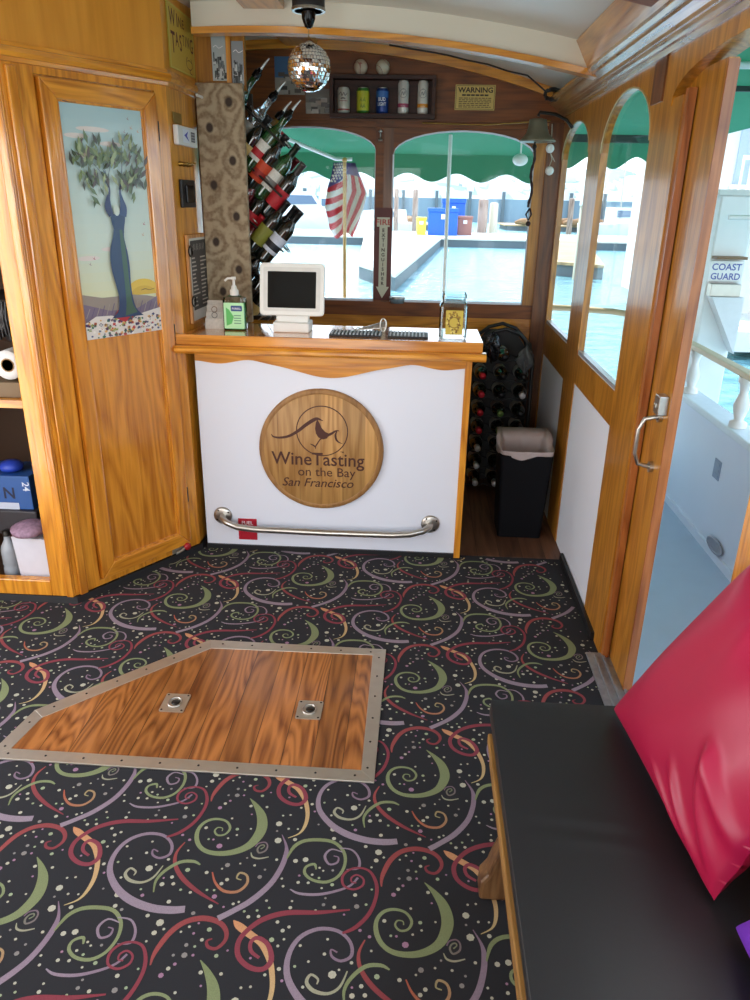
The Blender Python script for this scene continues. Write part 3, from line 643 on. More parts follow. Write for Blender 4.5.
A_.up().poly([(0, .062), (.05, .085), (.12, .082), (.18, .058), (.2, .05), (.24, .075), (.30, .085), (PWD, .095), (PWD, 0), (0, 0)], L(222, 214, 206))
pal = [L(190, 60, 60), L(60, 70, 110), L(150, 160, 90), L(220, 170, 90), L(90, 60, 90), L(236, 230, 220), L(60, 110, 90)]
A_.up()
for i in range(170):
    x, y = ra.uniform(.004, PWD-.01), ra.uniform(.002, .07); s_ = ra.uniform(.004, .010); a = ra.uniform(0, PI)
    A_.poly([(x+s_*math.cos(a+q), y+s_*.8*math.sin(a+q)) for q in (0, 1.7, 3.3, 4.9)], ra.choice(pal))
A_.up().poly([(.13, .075), (.18, .05), (.215, .078), (.19, .1), (.15, .1)], L(176, 38, 52))
# trunk: centre line with widths = torso, waist, hips, skirt
A_.up().stroke([(.195, .07, .15), (.195, .10, .085), (.193, .15, .064), (.188, .20, .070), (.183, .26, .084), (.182, .32, .078), (.187, .37, .052), (.192, .40, .047), (.193, .43, .060), (.195, .455, .064)], L(36, 58, 96), sub=6)
A_.up().stroke([(.212, .08, .06), (.207, .12, .03), (.205, .2, .022), (.204, .27, .022), (.203, .33, .02), (.2, .40, .012)], L(62, 92, 72), sub=6)
A_.up().stroke([(.165, .45, .020), (.155, .48, .030), (.158, .51, .018), (.168, .54, .007), (.165, .58, .004), (.150, .61, .003)], L(38, 48, 94), sub=5)
A_.stroke([(.215, .45, .034), (.222, .48, .030), (.217, .51, .016), (.214, .54, .008), (.225, .58, .004), (.245, .60, .003)], L(44, 66, 110), sub=5)
A_.up().circ(.19, .47, .014, L(204, 218, 204), 10, ry=.02)
for pts in ([(.166, .55, .004), (.14, .60, .003), (.10, .64, .002)], [(.166, .56, .004), (.155, .62, .003), (.15, .68, .002)], [(.218, .55, .004), (.25, .60, .003), (.29, .62, .002)], [(.22, .56, .004), (.235, .64, .003), (.24, .70, .002)], [(.163, .57, .003), (.18, .62, .002), (.2, .65, .002)]):
    A_.stroke(pts, L(44, 60, 84), sub=3)
grn = [L(86, 108, 62), L(116, 134, 82), L(66, 84, 52), L(48, 52, 42), L(150, 164, 116), L(70, 54, 48)]
def leaf(x, y, a, ln):
    if x+ln*math.cos(a) > PWD-.004: a = PI-a
    wd = ln*.17; ca, sa = math.cos(a), math.sin(a)
    A_.poly([(x, y), (x+ln*.45*ca-wd*sa, y+ln*.45*sa+wd*ca), (x+ln*ca, y+ln*sa), (x+ln*.45*ca+wd*sa, y+ln*.45*sa-wd*ca)], ra.choice(grn))
for cx, cy, rx, ry, nn in ((.10, .63, .078, .085, 64), (.265, .64, .072, .085, 60), (.19, .62, .05, .04, 16), (.27, .56, .06, .05, 16), (.10, .55, .04, .05, 12)):
    for i in range(nn):
        a = ra.uniform(0, 2*PI); q = ra.uniform(0, 1)**.6; A_.lay += .15
        x, y = min(cx+rx*q*math.cos(a), PWD-.03), cy+ry*q*math.sin(a)
        leaf(x, y, ra.uniform(.6, 2.5) if y > cy-.02 else ra.uniform(-2.4, -.7), ra.uniform(.03, .052))
for x, y in ((.27, .79), (.335, .80), (.25, .745), (.31, .75), (.23, .72), (.28, .76), (.33, .76), (.30, .42), (.06, .30), (.04, .28), (.29, .38)):
    A_.up().poly([(x, y), (x+.008, y+.010), (x+.003, y), (x+.010, y-.004), (x+.001, y-.003), (x-.006, y+.006)], ra.choice([L(170, 60, 70), L(150, 130, 130), L(196, 150, 110)]))
A_.up().stroke([(.26,.170,.002),(.28,.174,.003),(.30,.169,.002),(.325,.173,.002)], L(120, 90, 40))
A_.stroke([(.008, .826, .003), (.03, .823, .002), (.06, .825, .002)], L(60, 70, 80), sub=1)
A_.build('artwork', M['gloss_paint'], po, fix=False)
for x, y in ((.010, .832), (.352, .832)):
    b = MB(); b.lathe([(.005, 0), (.005, .003), (0, .005)], PF(x, y, .0), NRM, 12); b.build('pin', M['iron'], po)

# --- wine tasting sign on the frieze
sg = thing('wine_tasting_sign', 'yellow metal sign reading WINE TASTING high on the frieze', 'sign', G(.2, 2.065, .003))
def SF(x, y, l): return G(.055+x*2.35, 2.072+y, .006+l)
b = MB(); b.slab([SF(0, 0, -.004), SF(.13, 0, -.004), SF(.13, .215, -.004), SF(0, .228, -.004)], N2*.003); b.build('plate', mat('sign_edge', L(196, 170, 60), .5), sg)
A_ = Art(SF)
A_.poly([(0, 0), (.13, 0), (.13, .215), (0, .228)], L(204, 180, 84)); A_.up().poly([(.006, .006), (.124, .006), (.124, .209), (.006, .22)], L(202, 164, 62))
mr_ = L(84, 22, 20)
A_.up().text('W', .022, .152, .082, mr_, bold=.012, sx=.34); A_.text('I', .046, .156, .066, mr_, bold=.012, sx=.5); A_.text('N', .060, .158, .055, mr_, bold=.01, sx=.42); A_.text('E', .076, .160, .045, mr_, bold=.01, sx=.42)
for ch, x, y, s_ in (('T', .020, .058, .105), ('A', .040, .086, .070), ('S', .058, .076, .082), ('T', .073, .100, .055), ('I', .084, .100, .054), ('N', .097, .100, .056), ('G', .115, .088, .074)):
    A_.text(ch, x, y, s_, mr_, bold=.012, sx=.32 if ch != 'I' else .45)
A_.stroke([(.088, .066, .003), (.082, .045, .002), (.086, .028, .002), (.100, .022, .003), (.112, .030, .002), (.113, .048, .002), (.108, .066, .002)], mr_)
A_.stroke([(.086, .050, .002), (.100, .056, .003), (.114, .048, .002)], mr_); A_.stroke([(.100, .022, .003), (.101, .010, .003), (.112, .007, .004)], mr_)
A_.build('lettering', M['paint'], sg, fix=False)

# --- fittings on the short side face
M['whitebox'] = mat('white_monitor_case', L(226, 226, 222), .4)
mo = thing('battery_monitor', 'small white wall monitor with a blue screen beside the tree poster', 'monitor', G(.08, 1.80, 0))
b = MB(); b.slab([G(.04, 1.795, 0), G(.28, 1.795, 0), G(.28, 1.868, 0), G(.04, 1.868, 0)], N2*.022); b.build('case', M['whitebox'], mo, bevel=.004)
A_ = Art(lambda x, y, l: G(.04+x*1.6, 1.795+y*.92, .022+l)); A_.rect(.035, .012, .088, .068, L(236, 240, 250)); A_.up().poly([(.045, .042), (.078, .062), (.066, .042), (.082, .020)], L(50, 70, 190)); A_.rect(.098, .02, .130, .062, L(70, 76, 90)); A_.up()
for i in range(3): A_.rect(.100, .026+.012*i, .128, .031+.012*i, L(160, 164, 176))
A_.build('screen', M['gloss_paint'], mo, fix=False)
pl_ = thing('metal_tag', 'small dull metal tag above the white wall monitor', 'plate', G(.09, 1.875, 0))
b = MB(); b.slab([G(.05, 1.875, .0), G(.15, 1.875, .0), G(.15, 1.915, .0), G(.05, 1.915, .0)], N2*.003); b.build('plate', mat('dull_tag', L(150, 120, 60), .5, metal=.4), pl_)
sw = thing('toggle_switches', 'pair of tiny brass toggles below the white wall monitor', 'switch', G(.1, 1.72, 0))
for u in (.09, .14, .19):
    b = MB(); b.cyl(G(u, 1.725, 0), G(u, 1.725, .02), .010, .007, 10); b.tube([G(u, 1.725, .02), G(u+.008, 1.73, .035)], .003, 6); b.build('toggle', M['brass'], sw)
ls = thing('light_switch', 'square black rocker switch above the menu board', 'switch', G(.1, 1.57, 0))
b = MB(); b.slab([G(.07, 1.555, 0), G(.24, 1.555, 0), G(.24, 1.665, 0), G(.07, 1.665, 0)], N2*.012); b.build('plate', M['black'], ls, bevel=.003)
b = MB(); b.slab([G(.11, 1.575, .012), G(.20, 1.575, .012), G(.20, 1.645, .012), G(.11, 1.645, .012)], N2*.008); b.build('rocker', M['blackgloss'], ls, bevel=.003)
me_ = thing('menu_board', 'narrow dark menu card in a wooden holder hanging by two rings', 'menu', G(.17, 1.10, 0))
b = MB(); b.slab([G(.09, 1.07, .0), G(.36, 1.07, .0), G(.36, 1.445, .0), G(.09, 1.445, .0)], N2*.012); b.build('board', wood('menu_backboard', L(170, 110, 60), L(216, 160, 100), 'Z', coat=0, rough=.5), me_, bevel=.002)
A_ = Art(lambda x, y, l: G(.105+x, 1.08+y, .0125+l)); A_.rect(0, 0, .245, .35, L(206, 202, 192)); A_.up().rect(.012, .045, .233, .34, L(66, 62, 60)); ra = random.Random(8)
A_.up()
for q in range(4): A_.stroke([(.045+.042*q, .298, .004), (.055+.042*q, .326, .004), (.065+.042*q, .300, .004), (.074+.042*q, .324, .003)], L(200, 194, 184), sub=1)
for r in range(13):
    for c0 in (.02, .135): A_.rect(c0, .06+.017*r, c0+ra.uniform(.04, .09), .066+.017*r, L(190, 184, 172))
A_.build('card', M['paint'], me_, fix=False)
for z in (1.17, 1.38):
    b = MB(); b.tube([G(.09+.040*math.cos(t), z+.022*math.sin(t), .016+.012*math.sin(t*.5)) for t in [2*PI*q/16 for q in range(16)]], .0035, 6, closed=True); b.build('ring', M['iron'], me_)
wc = MB(); wc.tube([G(.28, 2.00, .032), G(.33, 1.995, .045), G(.36, 2.01, .055), G(.365, 2.03, .06)], .006, 8)
tag(wc.build('white_wire', M['white']), 'short white wire sticking out where the moulding ends above the board', 'wire')

# --- open shelf cabinet at the left edge
sc = thing('shelf_cabinet', 'open oak shelf cabinet at the left edge, beside the corner cupboard', 'cabinet', (-1.7, 2.95, 0))
b = MB()
b.box(-1.49, -1.392, 2.70, 2.74, .03, 2.0); b.box(-2.08, -1.49, 2.70, 2.74, 1.42, 2.0); b.box(-2.08, -1.49, 2.70, 2.74, .03, .10)
b.build('face_frame', M['oak_z'], sc, bevel=.004)
b = MB(); b.box(-1.425, -1.395, 2.692, 2.70, .03, 1.99); b.build('pilaster', M['oak_panel'], sc, bevel=.004)
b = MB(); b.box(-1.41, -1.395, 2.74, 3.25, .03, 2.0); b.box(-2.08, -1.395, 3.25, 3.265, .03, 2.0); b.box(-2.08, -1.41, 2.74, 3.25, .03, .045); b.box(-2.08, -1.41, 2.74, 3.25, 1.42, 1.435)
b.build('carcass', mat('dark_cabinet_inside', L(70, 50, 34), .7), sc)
b = MB(); b.box(-2.08, -1.41, 2.715, 3.25, .835, .865); b.build('shelf', M['oak_x'], sc)
# contents
r = thing('paper_towel_roll', 'white paper roll lying end-on on the cabinet shelf', 'paper roll', (-1.55, 2.86, .865))
b = MB(); b.lathe([(.026, 0), (.055, 0), (.056, .003), (.056, .2), (.055, .203), (.026, .203), (.026, 0)], (-1.555, 2.76, .99), (0, 1, 0), 28); b.build('paper', mat('paper_towel', L(214, 214, 212), .9, bump=.2), r)
b = MB(); b.lathe([(.022, -.001), (.026, -.001), (.026, .204), (.022, .204), (.022, -.001)], (-1.555, 2.76, .99), (0, 1, 0), 20); b.build('core', mat('cardboard', L(160, 126, 86), .9), r)
b = MB(); b.box(-1.66, -1.50, 2.75, 3.0, .866, .925)
tag(b.build('brown_carton', mat('brown_card', L(120, 100, 76), .8), bevel=.003), 'low brown carton under the paper roll on the shelf', 'carton')
b = MB(); b.sphere((-1.575, 2.86, 1.16), .075, 14, 10, sz=1.35)
for i in range(9): b.tube([(-1.63+.014*i, 2.80, 1.08+.01*(i % 3)), (-1.62+.012*i, 2.79, 1.16), (-1.63+.014*i, 2.80, 1.22)], .006, 6)
tag(b.build('black_bag', mat('crumpled_black_bag', L(26, 26, 28), .3, bump=.4, scale=30)), 'crumpled black bag above the paper roll, far left', 'bag')
bx = thing('blue_carton', 'blue printed carton marked 24 in the bottom of the shelf cabinet', 'carton', (-1.6, 2.95, .35))
b = MB(); b.box(-1.82, -1.60, 2.86, 3.05, .35, .50); b.build('box', mat('blue_card', L(36, 84, 150), .5), bx, bevel=.003)
A_ = Art(plane_fn((-1.78, 2.859, .35), (1, 0, 0), (0, 0, 1))); A_.text('24', .148, .105, .042, L(214, 224, 236), rot=-PI/2, bold=.01); A_.rect(.0, .0, .12, .03, L(190, 198, 214)); A_.text('N', .085, .05, .07, L(20, 30, 60), bold=.02)
A_.build('lettering', M['paint'], bx, fix=False)
b = MB(); b.box(-1.84, -1.58, 2.84, 3.10, .24, .35); tag(b.build('dark_crate', mat('dark_crate_plastic', L(44, 40, 44), .5), bevel=.006), 'dark crate carrying the blue carton in the cabinet', 'crate')
b = MB(); b.box(-1.80, -1.52, 2.98, 3.2, .046, .24); tag(b.build('wooden_block', M['dark_x'], bevel=.004), 'dark wooden block behind the white box', 'block')
b = MB(); b.slab([(-1.645, 2.76, .046), (-1.50, 2.76, .046), (-1.49, 2.765, .255), (-1.665, 2.765, .265)], (0, .19, 0)); tag(b.build('white_box', mat('white_card', L(206, 204, 212), .7), bevel=.002), 'plain white box leaning at the bottom of the cabinet', 'box')
j = thing('plastic_jug', 'clear plastic jug with dark cap beside the white box', 'jug', (-1.715, 2.82, .046))
b = MB(); b.lathe([(.028, 0), (.034, .01), (.034, .05), (.030, .06), (.034, .07), (.034, .13), (.030, .15), (.014, .18), (.013, .20)], (-1.715, 2.82, .047), seg=18); b.build('bottle', mat('cloudy_plastic', L(160, 166, 172), .25), j)
b = MB(); b.lathe([(.017, 0), (.017, .022), (0, .024)], (-1.715, 2.82, .245), seg=16); b.build('cap', M['iron'], j)
b = MB(); b.lathe([(.02, 0), (.07, .012), (.075, .03), (.045, .045), (.0, .05)], (-1.60, 2.80, .27), (0.1, -.1, 1), 20, sx=1.0); tag(b.build('magenta_cap', mat('patterned_cap', L(150, 120, 140), .7, noise=.6, scale=60)), 'mottled soft cap lying on the white box', 'cap')
b = MB(); b.lathe([(.0, 0), (.045, .01), (.05, .03), (.03, .045), (0, .05)], (-1.70, 2.92, .501), (0, 0, 1), 18); tag(b.build('blue_lid', mat('blue_plastic', L(40, 70, 180), .4)), 'loose blue plastic lid on top of the blue carton', 'bowl')  # the blue object here is a loose plastic lid

# --- photo posters on the partition above the board
for nm, x0, x1, z0, z1, lab, c0 in (('photo_poster', -.925, -.862, 2.066, 2.235, 'narrow grey photo poster with script title, left of the pair above the board', L(180, 190, 190)), ('photo_poster', -.840, -.790, 2.05, 2.215, 'narrow black and white photo poster, right of the pair above the board', L(150, 156, 160))):
    t = thing(nm, lab, 'poster', ((x0+x1)/2, 3.64, z0))
    MB().box(x0, x1, 3.636, 3.639, z0, z1).build('paper', M['white'], t)
    A_ = Art(plane_fn((x0, 3.636, z0), (1, 0, 0), (0, 0, 1))); A_.rect(0, 0, x1-x0, z1-z0, c0); ra = random.Random(int(x0*1000)); A_.up()
    for i in range(40): xx, zz = ra.uniform(.004, x1-x0-.014), ra.uniform(.0, .08); A_.lay += .05; A_.rect(xx, zz, xx+ra.uniform(.004, .012), zz+ra.uniform(.006, .03), ra.choice([L(70, 78, 80), L(110, 118, 120), L(200, 204, 204), L(40, 44, 46)]))
    A_.up().stroke([(.008, .125, .003), (.02, .132, .003), (.032, .122, .003), (.05, .13, .003)], L(240, 240, 240)); A_.build('print', M['gloss_paint'], t, fix=False)

# ================================================================== THE BAR
bar = thing('bar_counter', 'white-fronted bar with a varnished wooden counter top and scalloped apron', 'bar counter', (-0.39, 3.43, 0))
b = MB()
b.slab([(-1.045, 3.212, 1.003), (.278, 3.212, 1.003), (.278, 3.575, 1.003), (-1.004, 3.575, 1.003), (-1.015, 3.270, 1.003)], (0, 0, .045))
b.build('counter_top', wood('counter_top_varnish', L(168, 100, 30), L(222, 150, 66), 'X', rough=.12, coat=1.0, bump=.03), bar, bevel=.004)
b = MB()
pr = [(0, 1.003), (-.018, 1.001), (-.028, .992), (-.028, .980), (-.018, .970), (0, .966), (.03, .966), (.03, 1.003)]
b.slab([(-1.045, 3.212+o, z) for o, z in pr], (1.338, 0, 0)); b.slab([(.278-.008-o*.2, 3.212, z) for o, z in pr], (0, .36, 0)); b.build('nosing', M['oak_x'], bar)
# scalloped apron
b = MB(); N_ = 60
def apz(u):   # u 0..1 from left to right
    x = -.985+1.20*u; m = -.38
    z = .925
    z -= .062*math.exp(-((x-m)/.20)**2)
    z += .010*math.exp(-((x-m-.36)/.06)**2)+.010*math.exp(-((x-m+.36)/.06)**2)
    z -= .012*math.exp(-((x-m-.50)/.07)**2)+.012*math.exp(-((x-m+.50)/.07)**2)
    return z
for i in range(N_):
    x0, x1 = -.985+1.20*i/N_, -.985+1.20*(i+1)/N_
    b.slab([(x0, 3.278, apz(i/N_)), (x1, 3.278, apz((i+1)/N_)), (x1, 3.278, .968), (x0, 3.278, .968)], (0, .018, 0))
b.build('apron', M['oak_x'], bar, weld=True)
MB().box(-.99, .215, 3.296, 3.32, .02, .968).build('front_panel', M['white_panel'], bar)
MB().box(.213, .243, 3.285, 3.33, .0, .968).build('corner_post', M['oak_z'], bar, bevel=.002)
MB().box(.216, .240, 3.33, 3.56, .0, .968).build('side_panel', M['dark_z'], bar)
MB().box(-.99, .213, 3.284, 3.296, .0, .022).build('kick_strip', M['black'], bar)

# --- round plaque with burned logo
PC = Vector((-.424, 3.296, .523)); PR = .287
pq = thing('round_plaque', 'round oak plaque with burned wave-and-glass logo on the bar front', 'plaque', tuple(PC))
b = MB(); b.lathe([(PR, 0), (PR, .014), (PR-.006, .020), (0, .020)], PC, (0, -1, 0), 64); b.build('disc', M['plaque'], pq)
b = MB(); b.lathe([(PR+.001, .0), (PR+.001, .015), (PR-.004, .0205), (PR-.020, .0208), (PR-.022, .0198)], PC, (0, -1, 0), 64, caps=False); b.build('rim', M['plaque_rim'], pq)
A_ = Art(plane_fn(PC+Vector((0, -.0201, 0)), (1, 0, 0), (0, 0, 1))); BN = L(72, 34, 22)
def LG(px, py, w_=0): return ((px-362)/1070.*1.0, -(py-443)/1070., w_/1070.)
def lg(pts): return [LG(*p) for p in pts]
cx_, cy_, _ = LG(368, 342); A_.ring(cx_, cy_, .117, .005, BN, 56)
A_.up().stroke(lg([(118, 365, 3), (128, 378, 8), (160, 382, 11), (205, 372, 13), (250, 345, 15), (290, 312, 17), (325, 288, 18), (345, 280, 14), (362, 285, 7), (374, 290, 2)]), BN)
A_.up().poly([LG(*p)[:2] for p in ((345, 282), (338, 300), (334, 330), (338, 355), (350, 374), (372, 384), (392, 378), (404, 358), (400, 352), (384, 345), (366, 325), (358, 305))], BN)
A_.up().stroke(lg([(395, 362, 14), (415, 352, 12), (432, 340, 9), (446, 336, 5), (452, 340, 2)]), BN)
A_.stroke(lg([(442, 338, 3), (434, 358, 10), (438, 382, 10), (452, 396, 6), (468, 401, 2)]), BN)
A_.stroke(lg([(366, 380, 8), (358, 384, 6), (345, 405, 6), (334, 422, 6)]), BN, sub=2); A_.stroke(lg([(308, 408, 2), (322, 414, 7), (334, 423, 6), (336, 434, 2)]), BN)
A_.text('TM', *LG(466, 450)[:2], .012, BN, bold=.01)
A_.up().text('WineTasting', *LG(346, 518, 0)[:2], .088, BN, bold=.010, width=.432)
A_.text('on the Bay', *LG(390, 575)[:2], .062, BN, bold=.002, width=.268)
A_.text('San Francisco', *LG(345, 632)[:2], .060, BN, bold=.006, shear=.28, width=.335)
for i, a in enumerate((-.19, -.1, .0, .09, .17)): pass
A_.build('logo', M['paint'], pq, fix=False)

# --- foot rail
fr = thing('foot_rail', 'steel grab rail with round flanges low on the white bar front', 'rail', (-.4, 3.25, .13))
b = MB(); b.tube([(-.905, 3.30, .172), (-.90, 3.262, .170), (-.875, 3.238, .160), (-.82, 3.228, .143), (-.74, 3.226, .136), (-.40, 3.226, .133), (-.08, 3.226, .136), (.0, 3.228, .142), (.06, 3.238, .156), (.09, 3.262, .168), (.095, 3.30, .171)], .0155, 14); b.build('bar', M['steel'], fr)
for x, z in ((-.905, .172), (.095, .171)):
    b = MB(); b.lathe([(.044, 0), (.044, .006), (.034, .010), (.018, .012)], (x, 3.296, z), (0, -1, 0), 28); fl_ = b.build('flange', M['steel'], fr)
    for k in range(4): t = k*PI/2+.6; b = MB(); b.lathe([(.005, 0), (.004, .002)], (x+.034*math.cos(t), 3.287, z+.034*math.sin(t)), (0, -1, 0), 8); b.build('screw', M['iron'], fl_)
fs = thing('fuel_shutoff_sign', 'small red fuel sign behind the left end of the grab rail', 'sign', (-.78, 3.295, .05))
MB().box(-.832, -.742, 3.292, 3.2955, .050, .160).build('plate', mat('red_sign', L(176, 26, 44), .4), fs)
A_ = Art(plane_fn((-.787, 3.292, .05), (1, 0, 0), (0, 0, 1))); A_.text('FUEL', 0, .080, .026, L(240, 226, 226), bold=.012); A_.text('SHUT-OFF', 0, .046, .020, L(240, 226, 226), bold=.008)
A_.build('lettering', M['paint'], fs, fix=False)

# --- things on the counter
ZT = 1.048
ta = thing('tablet_register', 'white point-of-sale tablet on a white stand on the bar', 'tablet', (-.555, 3.40, ZT))
tl_ = math.radians(12)
def TP(x, y, l): return Vector((-.556+x, 3.355+y*math.sin(tl_)-l*math.cos(tl_), 1.118+y*math.cos(tl_)+l*math.sin(tl_)))
def rrect(x0, x1, y0, y1, r, n=5):
    out = []
    for cx, cy, a in ((x1-r, y1-r, 0), (x0+r, y1-r, PI/2), (x0+r, y0+r, PI), (x1-r, y0+r, 1.5*PI)):
        out += [(cx+r*math.cos(a+PI/2*k/n), cy+r*math.sin(a+PI/2*k/n)) for k in range(n+1)]
    return out
b = MB(); b.slab([TP(x, y, 0) for x, y in rrect(-.142, .142, .0, .222, .018)], TP(0, 0, .022)-TP(0, 0, 0)); b.build('housing', M['white'], ta, bevel=.004)
b = MB(); b.slab([TP(x, y, .022) for x, y in rrect(-.125, .125, .018, .204, .008)], TP(0, 0, .0015)-TP(0, 0, 0)); b.build('bezel', mat('bezel_white', L(222, 220, 214), .3), ta)
b = MB(); b.slab([TP(x, y, .0237) for x, y in rrect(-.106, .106, .032, .186, .003)], TP(0, 0, .0008)-TP(0, 0, 0)); b.build('screen', M['blackgloss'], ta)
b = MB(); b.slab([(-.63, 3.36, ZT+.028), (-.49, 3.36, ZT+.028), (-.48, 3.36, ZT+.085), (-.63, 3.36, ZT+.085)], (0, .05, .01)); b.build('neck', M['white'], ta, bevel=.004)
b = MB(); b.slab([(-.64, 3.33, ZT), (-.48, 3.33, ZT), (-.48, 3.33, ZT+.042), (-.64, 3.33, ZT+.045)], (0, .13, 0)); b.build('base', M['white'], ta, bevel=.006)

sa = thing('sanitizer_bottle', 'clear pump bottle of green hand sanitizer on the bar', 'bottle', (-.817, 3.38, ZT))
M['gel'] = mat('green_gel', L(96, 206, 120), .15, noise=.02, coat=.5)
gt = M['gel'].node_tree.nodes['Principled BSDF']; gt.inputs['Transmission Weight'].default_value = .45
def rcyl(mb, cx, cy, prof, hw, hd, r=.012, mi=0):
    base = rrect(-hw, hw, -hd, hd, r); n_ = len(base); vs = []; fs = []
    for s_, z in prof: vs += [(cx+x*s_, cy+y*s_, z) for x, y in base]
    for i in range(len(prof)-1): fs += [(i*n_+k, i*n_+(k+1) % n_, (i+1)*n_+(k+1) % n_, (i+1)*n_+k) for k in range(n_)]
    fs += [tuple(range(n_-1, -1, -1)), tuple(range((len(prof)-1)*n_, len(prof)*n_))]
    return mb.add(vs, fs, mi, None, False)
b = MB(); rcyl(b, -.817, 3.38, [(.93, ZT), (1, ZT+.006), (1, ZT+.125), (.94, ZT+.14), (.45, ZT+.150), (.42, ZT+.153)], .052, .028, .02); b.build('bottle_wall', M['jarglass'], sa)
b = MB(); rcyl(b, -.817, 3.38, [(.90, ZT+.004), (.95, ZT+.008), (.95, ZT+.118), (.9, ZT+.12)], .050, .026, .018); b.build('gel', M['gel'], sa)
A_ = Art(plane_fn((-.817, 3.3515, ZT), (1, 0, 0), (0, 0, 1))); A_.poly(rrect(-.044, .046, .008, .120, .004), L(186, 238, 184)); A_.up().poly(rrect(-.012, .038, .084, .108, .004), L(40, 70, 130)); A_.up().text('PURELL', .013, .0915, .012, L(236, 240, 246), bold=.01)
A_.poly([(-.034, .02), (-.010, .03), (.0, .06), (-.02, .09), (-.034, .1)], L(90, 190, 96))
for q in range(4): A_.rect(.0, .03+.011*q, .032, .034+.011*q, L(96, 150, 120))
A_.build('label', M['gloss_paint'], sa, fix=False)
b = MB(); b.lathe([(.019, .150), (.019, .172), (.014, .176), (.010, .190), (.006, .192), (.006, .215), (.010, .216), (.010, .228), (0, .229)], (-.817, 3.38, ZT), seg=20); b.tube([(-.817, 3.38, ZT+.222), (-.84, 3.365, ZT+.222), (-.852, 3.358, ZT+.212)], .005, 8); b.build('pump', M['white'], sa)

ch = thing('card_holder', 'stack of white cards in a clear stand beside the sanitizer', 'card holder', (-.915, 3.42, ZT))
for k, (dy, h_) in enumerate(((0, .045), (.018, .072), (.036, .10), (.05, .118))):
    b = MB(); b.slab([(-.955, 3.375+dy, ZT+.0), (-.872, 3.375+dy, ZT+.0), (-.872, 3.385+dy, ZT+h_), (-.955, 3.385+dy, ZT+h_)], (0, .006, 0)); b.build('card', mat('card_white', L(196, 190, 180), .6, noise=.2, scale=90), ch)
A_ = Art(plane_fn((-.955, 3.3805, ZT), (1, 0, 0), (0, .1, 1))); A_.ring(.042, .085, .012, .003, L(120, 90, 70), 20); A_.ring(.042, .060, .012, .003, L(90, 90, 90), 20)
A_.build('print', M['paint'], ch, fix=False)

def bar_mat(x0, x1, y0, y1, lab):
    m_ = thing('bar_mat', lab, 'bar mat', ((x0+x1)/2, (y0+y1)/2, ZT), 'bar mats')
    MB().box(x0, x1, y0, y1, ZT, ZT+.008).build('tray', M['black'], m_, bevel=.002)
    n_ = int((x1-x0)/.016); b = MB()
    for k in range(n_): b.box(x0+.008+.016*k, x0+.0145+.016*k, y0+.008, y1-.008, ZT+.008, ZT+.014)
    b.build('ribs', mat('mat_rib', L(176, 178, 184), .4), m_)
bar_mat(-.385, -.16, 3.27, 3.40, 'ribbed black bar mat nearest the tablet, under the steel clip')
bar_mat(-.13, .045, 3.27, 3.40, 'ribbed black bar mat between the steel clip and the jar')
wo_ = thing('corkscrew', 'steel lever corkscrew lying on the bar mats', 'corkscrew', (-.2, 3.34, ZT+.014))
b = MB(); b.slab([(-.29, 3.33, ZT+.016), (-.14, 3.33, ZT+.032), (-.14, 3.345, ZT+.058), (-.18, 3.345, ZT+.048)], (0, .02, 0)); b.build('lever', M['steel'], wo_, bevel=.003)
b = MB(); b.tube([(-.152+.026*math.cos(t)*.5, 3.325, ZT+.045+.028*math.sin(t)) for t in [2*PI*k/18 for k in range(18)]], .004, 8, closed=True); b.build('ring', M['steel'], wo_)
b = MB(); b.tube([(-.29+.005*k, 3.335+.006*math.sin(k*1.2), ZT+.024+.005*math.cos(k*1.2)+.0006*k) for k in range(24)], .0022, 6); b.build('worm', M['steel'], wo_)

ja = thing('tip_jar', 'square glass jar with a yellow label at the right end of the bar', 'jar', (.150, 3.33, ZT))
b = MB(); rcyl(b, .150, 3.33, [(.94, ZT+.001), (1, ZT+.008), (1, ZT+.135), (.92, ZT+.150), (.80, ZT+.158), (.80, ZT+.166), (.86, ZT+.168), (.86, ZT+.186), (.82, ZT+.190), (.78, ZT+.186), (.78, ZT+.150), (.94, ZT+.14), (.95, ZT+.014)], .060, .050, .014); b.build('glass_body', M['jarglass'], ja)
A_ = Art(plane_fn((.152, 3.2795, ZT), (1, 0, 0), (0, 0, 1))); A_.rect(-.035, .020, .038, .122, L(206, 180, 70)); ra = random.Random(2); A_.up()
for q in range(46): a = ra.uniform(0, 2*PI); rr = ra.uniform(.3, 1)**.5; x, y = .031*rr*math.cos(a), .071+.045*rr*math.sin(a); A_.lay += .05; A_.circ(x, y, ra.uniform(.003, .006), ra.choice([L(160, 124, 30), L(226, 204, 110), L(120, 90, 30)]), 7)
A_.up().ring(.001, .071, .022, .003, L(130, 96, 26), 24)
A_.build('label', M['paint'], ja, fix=False)

# ================================================================== WINE RACK
pb = tag(MB().box(-.992, -.786, 3.585, 3.615, 1.049, 2.052).build('wormhole_board', None or mat('placeholder', L(120, 104, 84))), 'tall grey knotted driftwood board standing behind the sanitizer, hiding the rack', 'board')
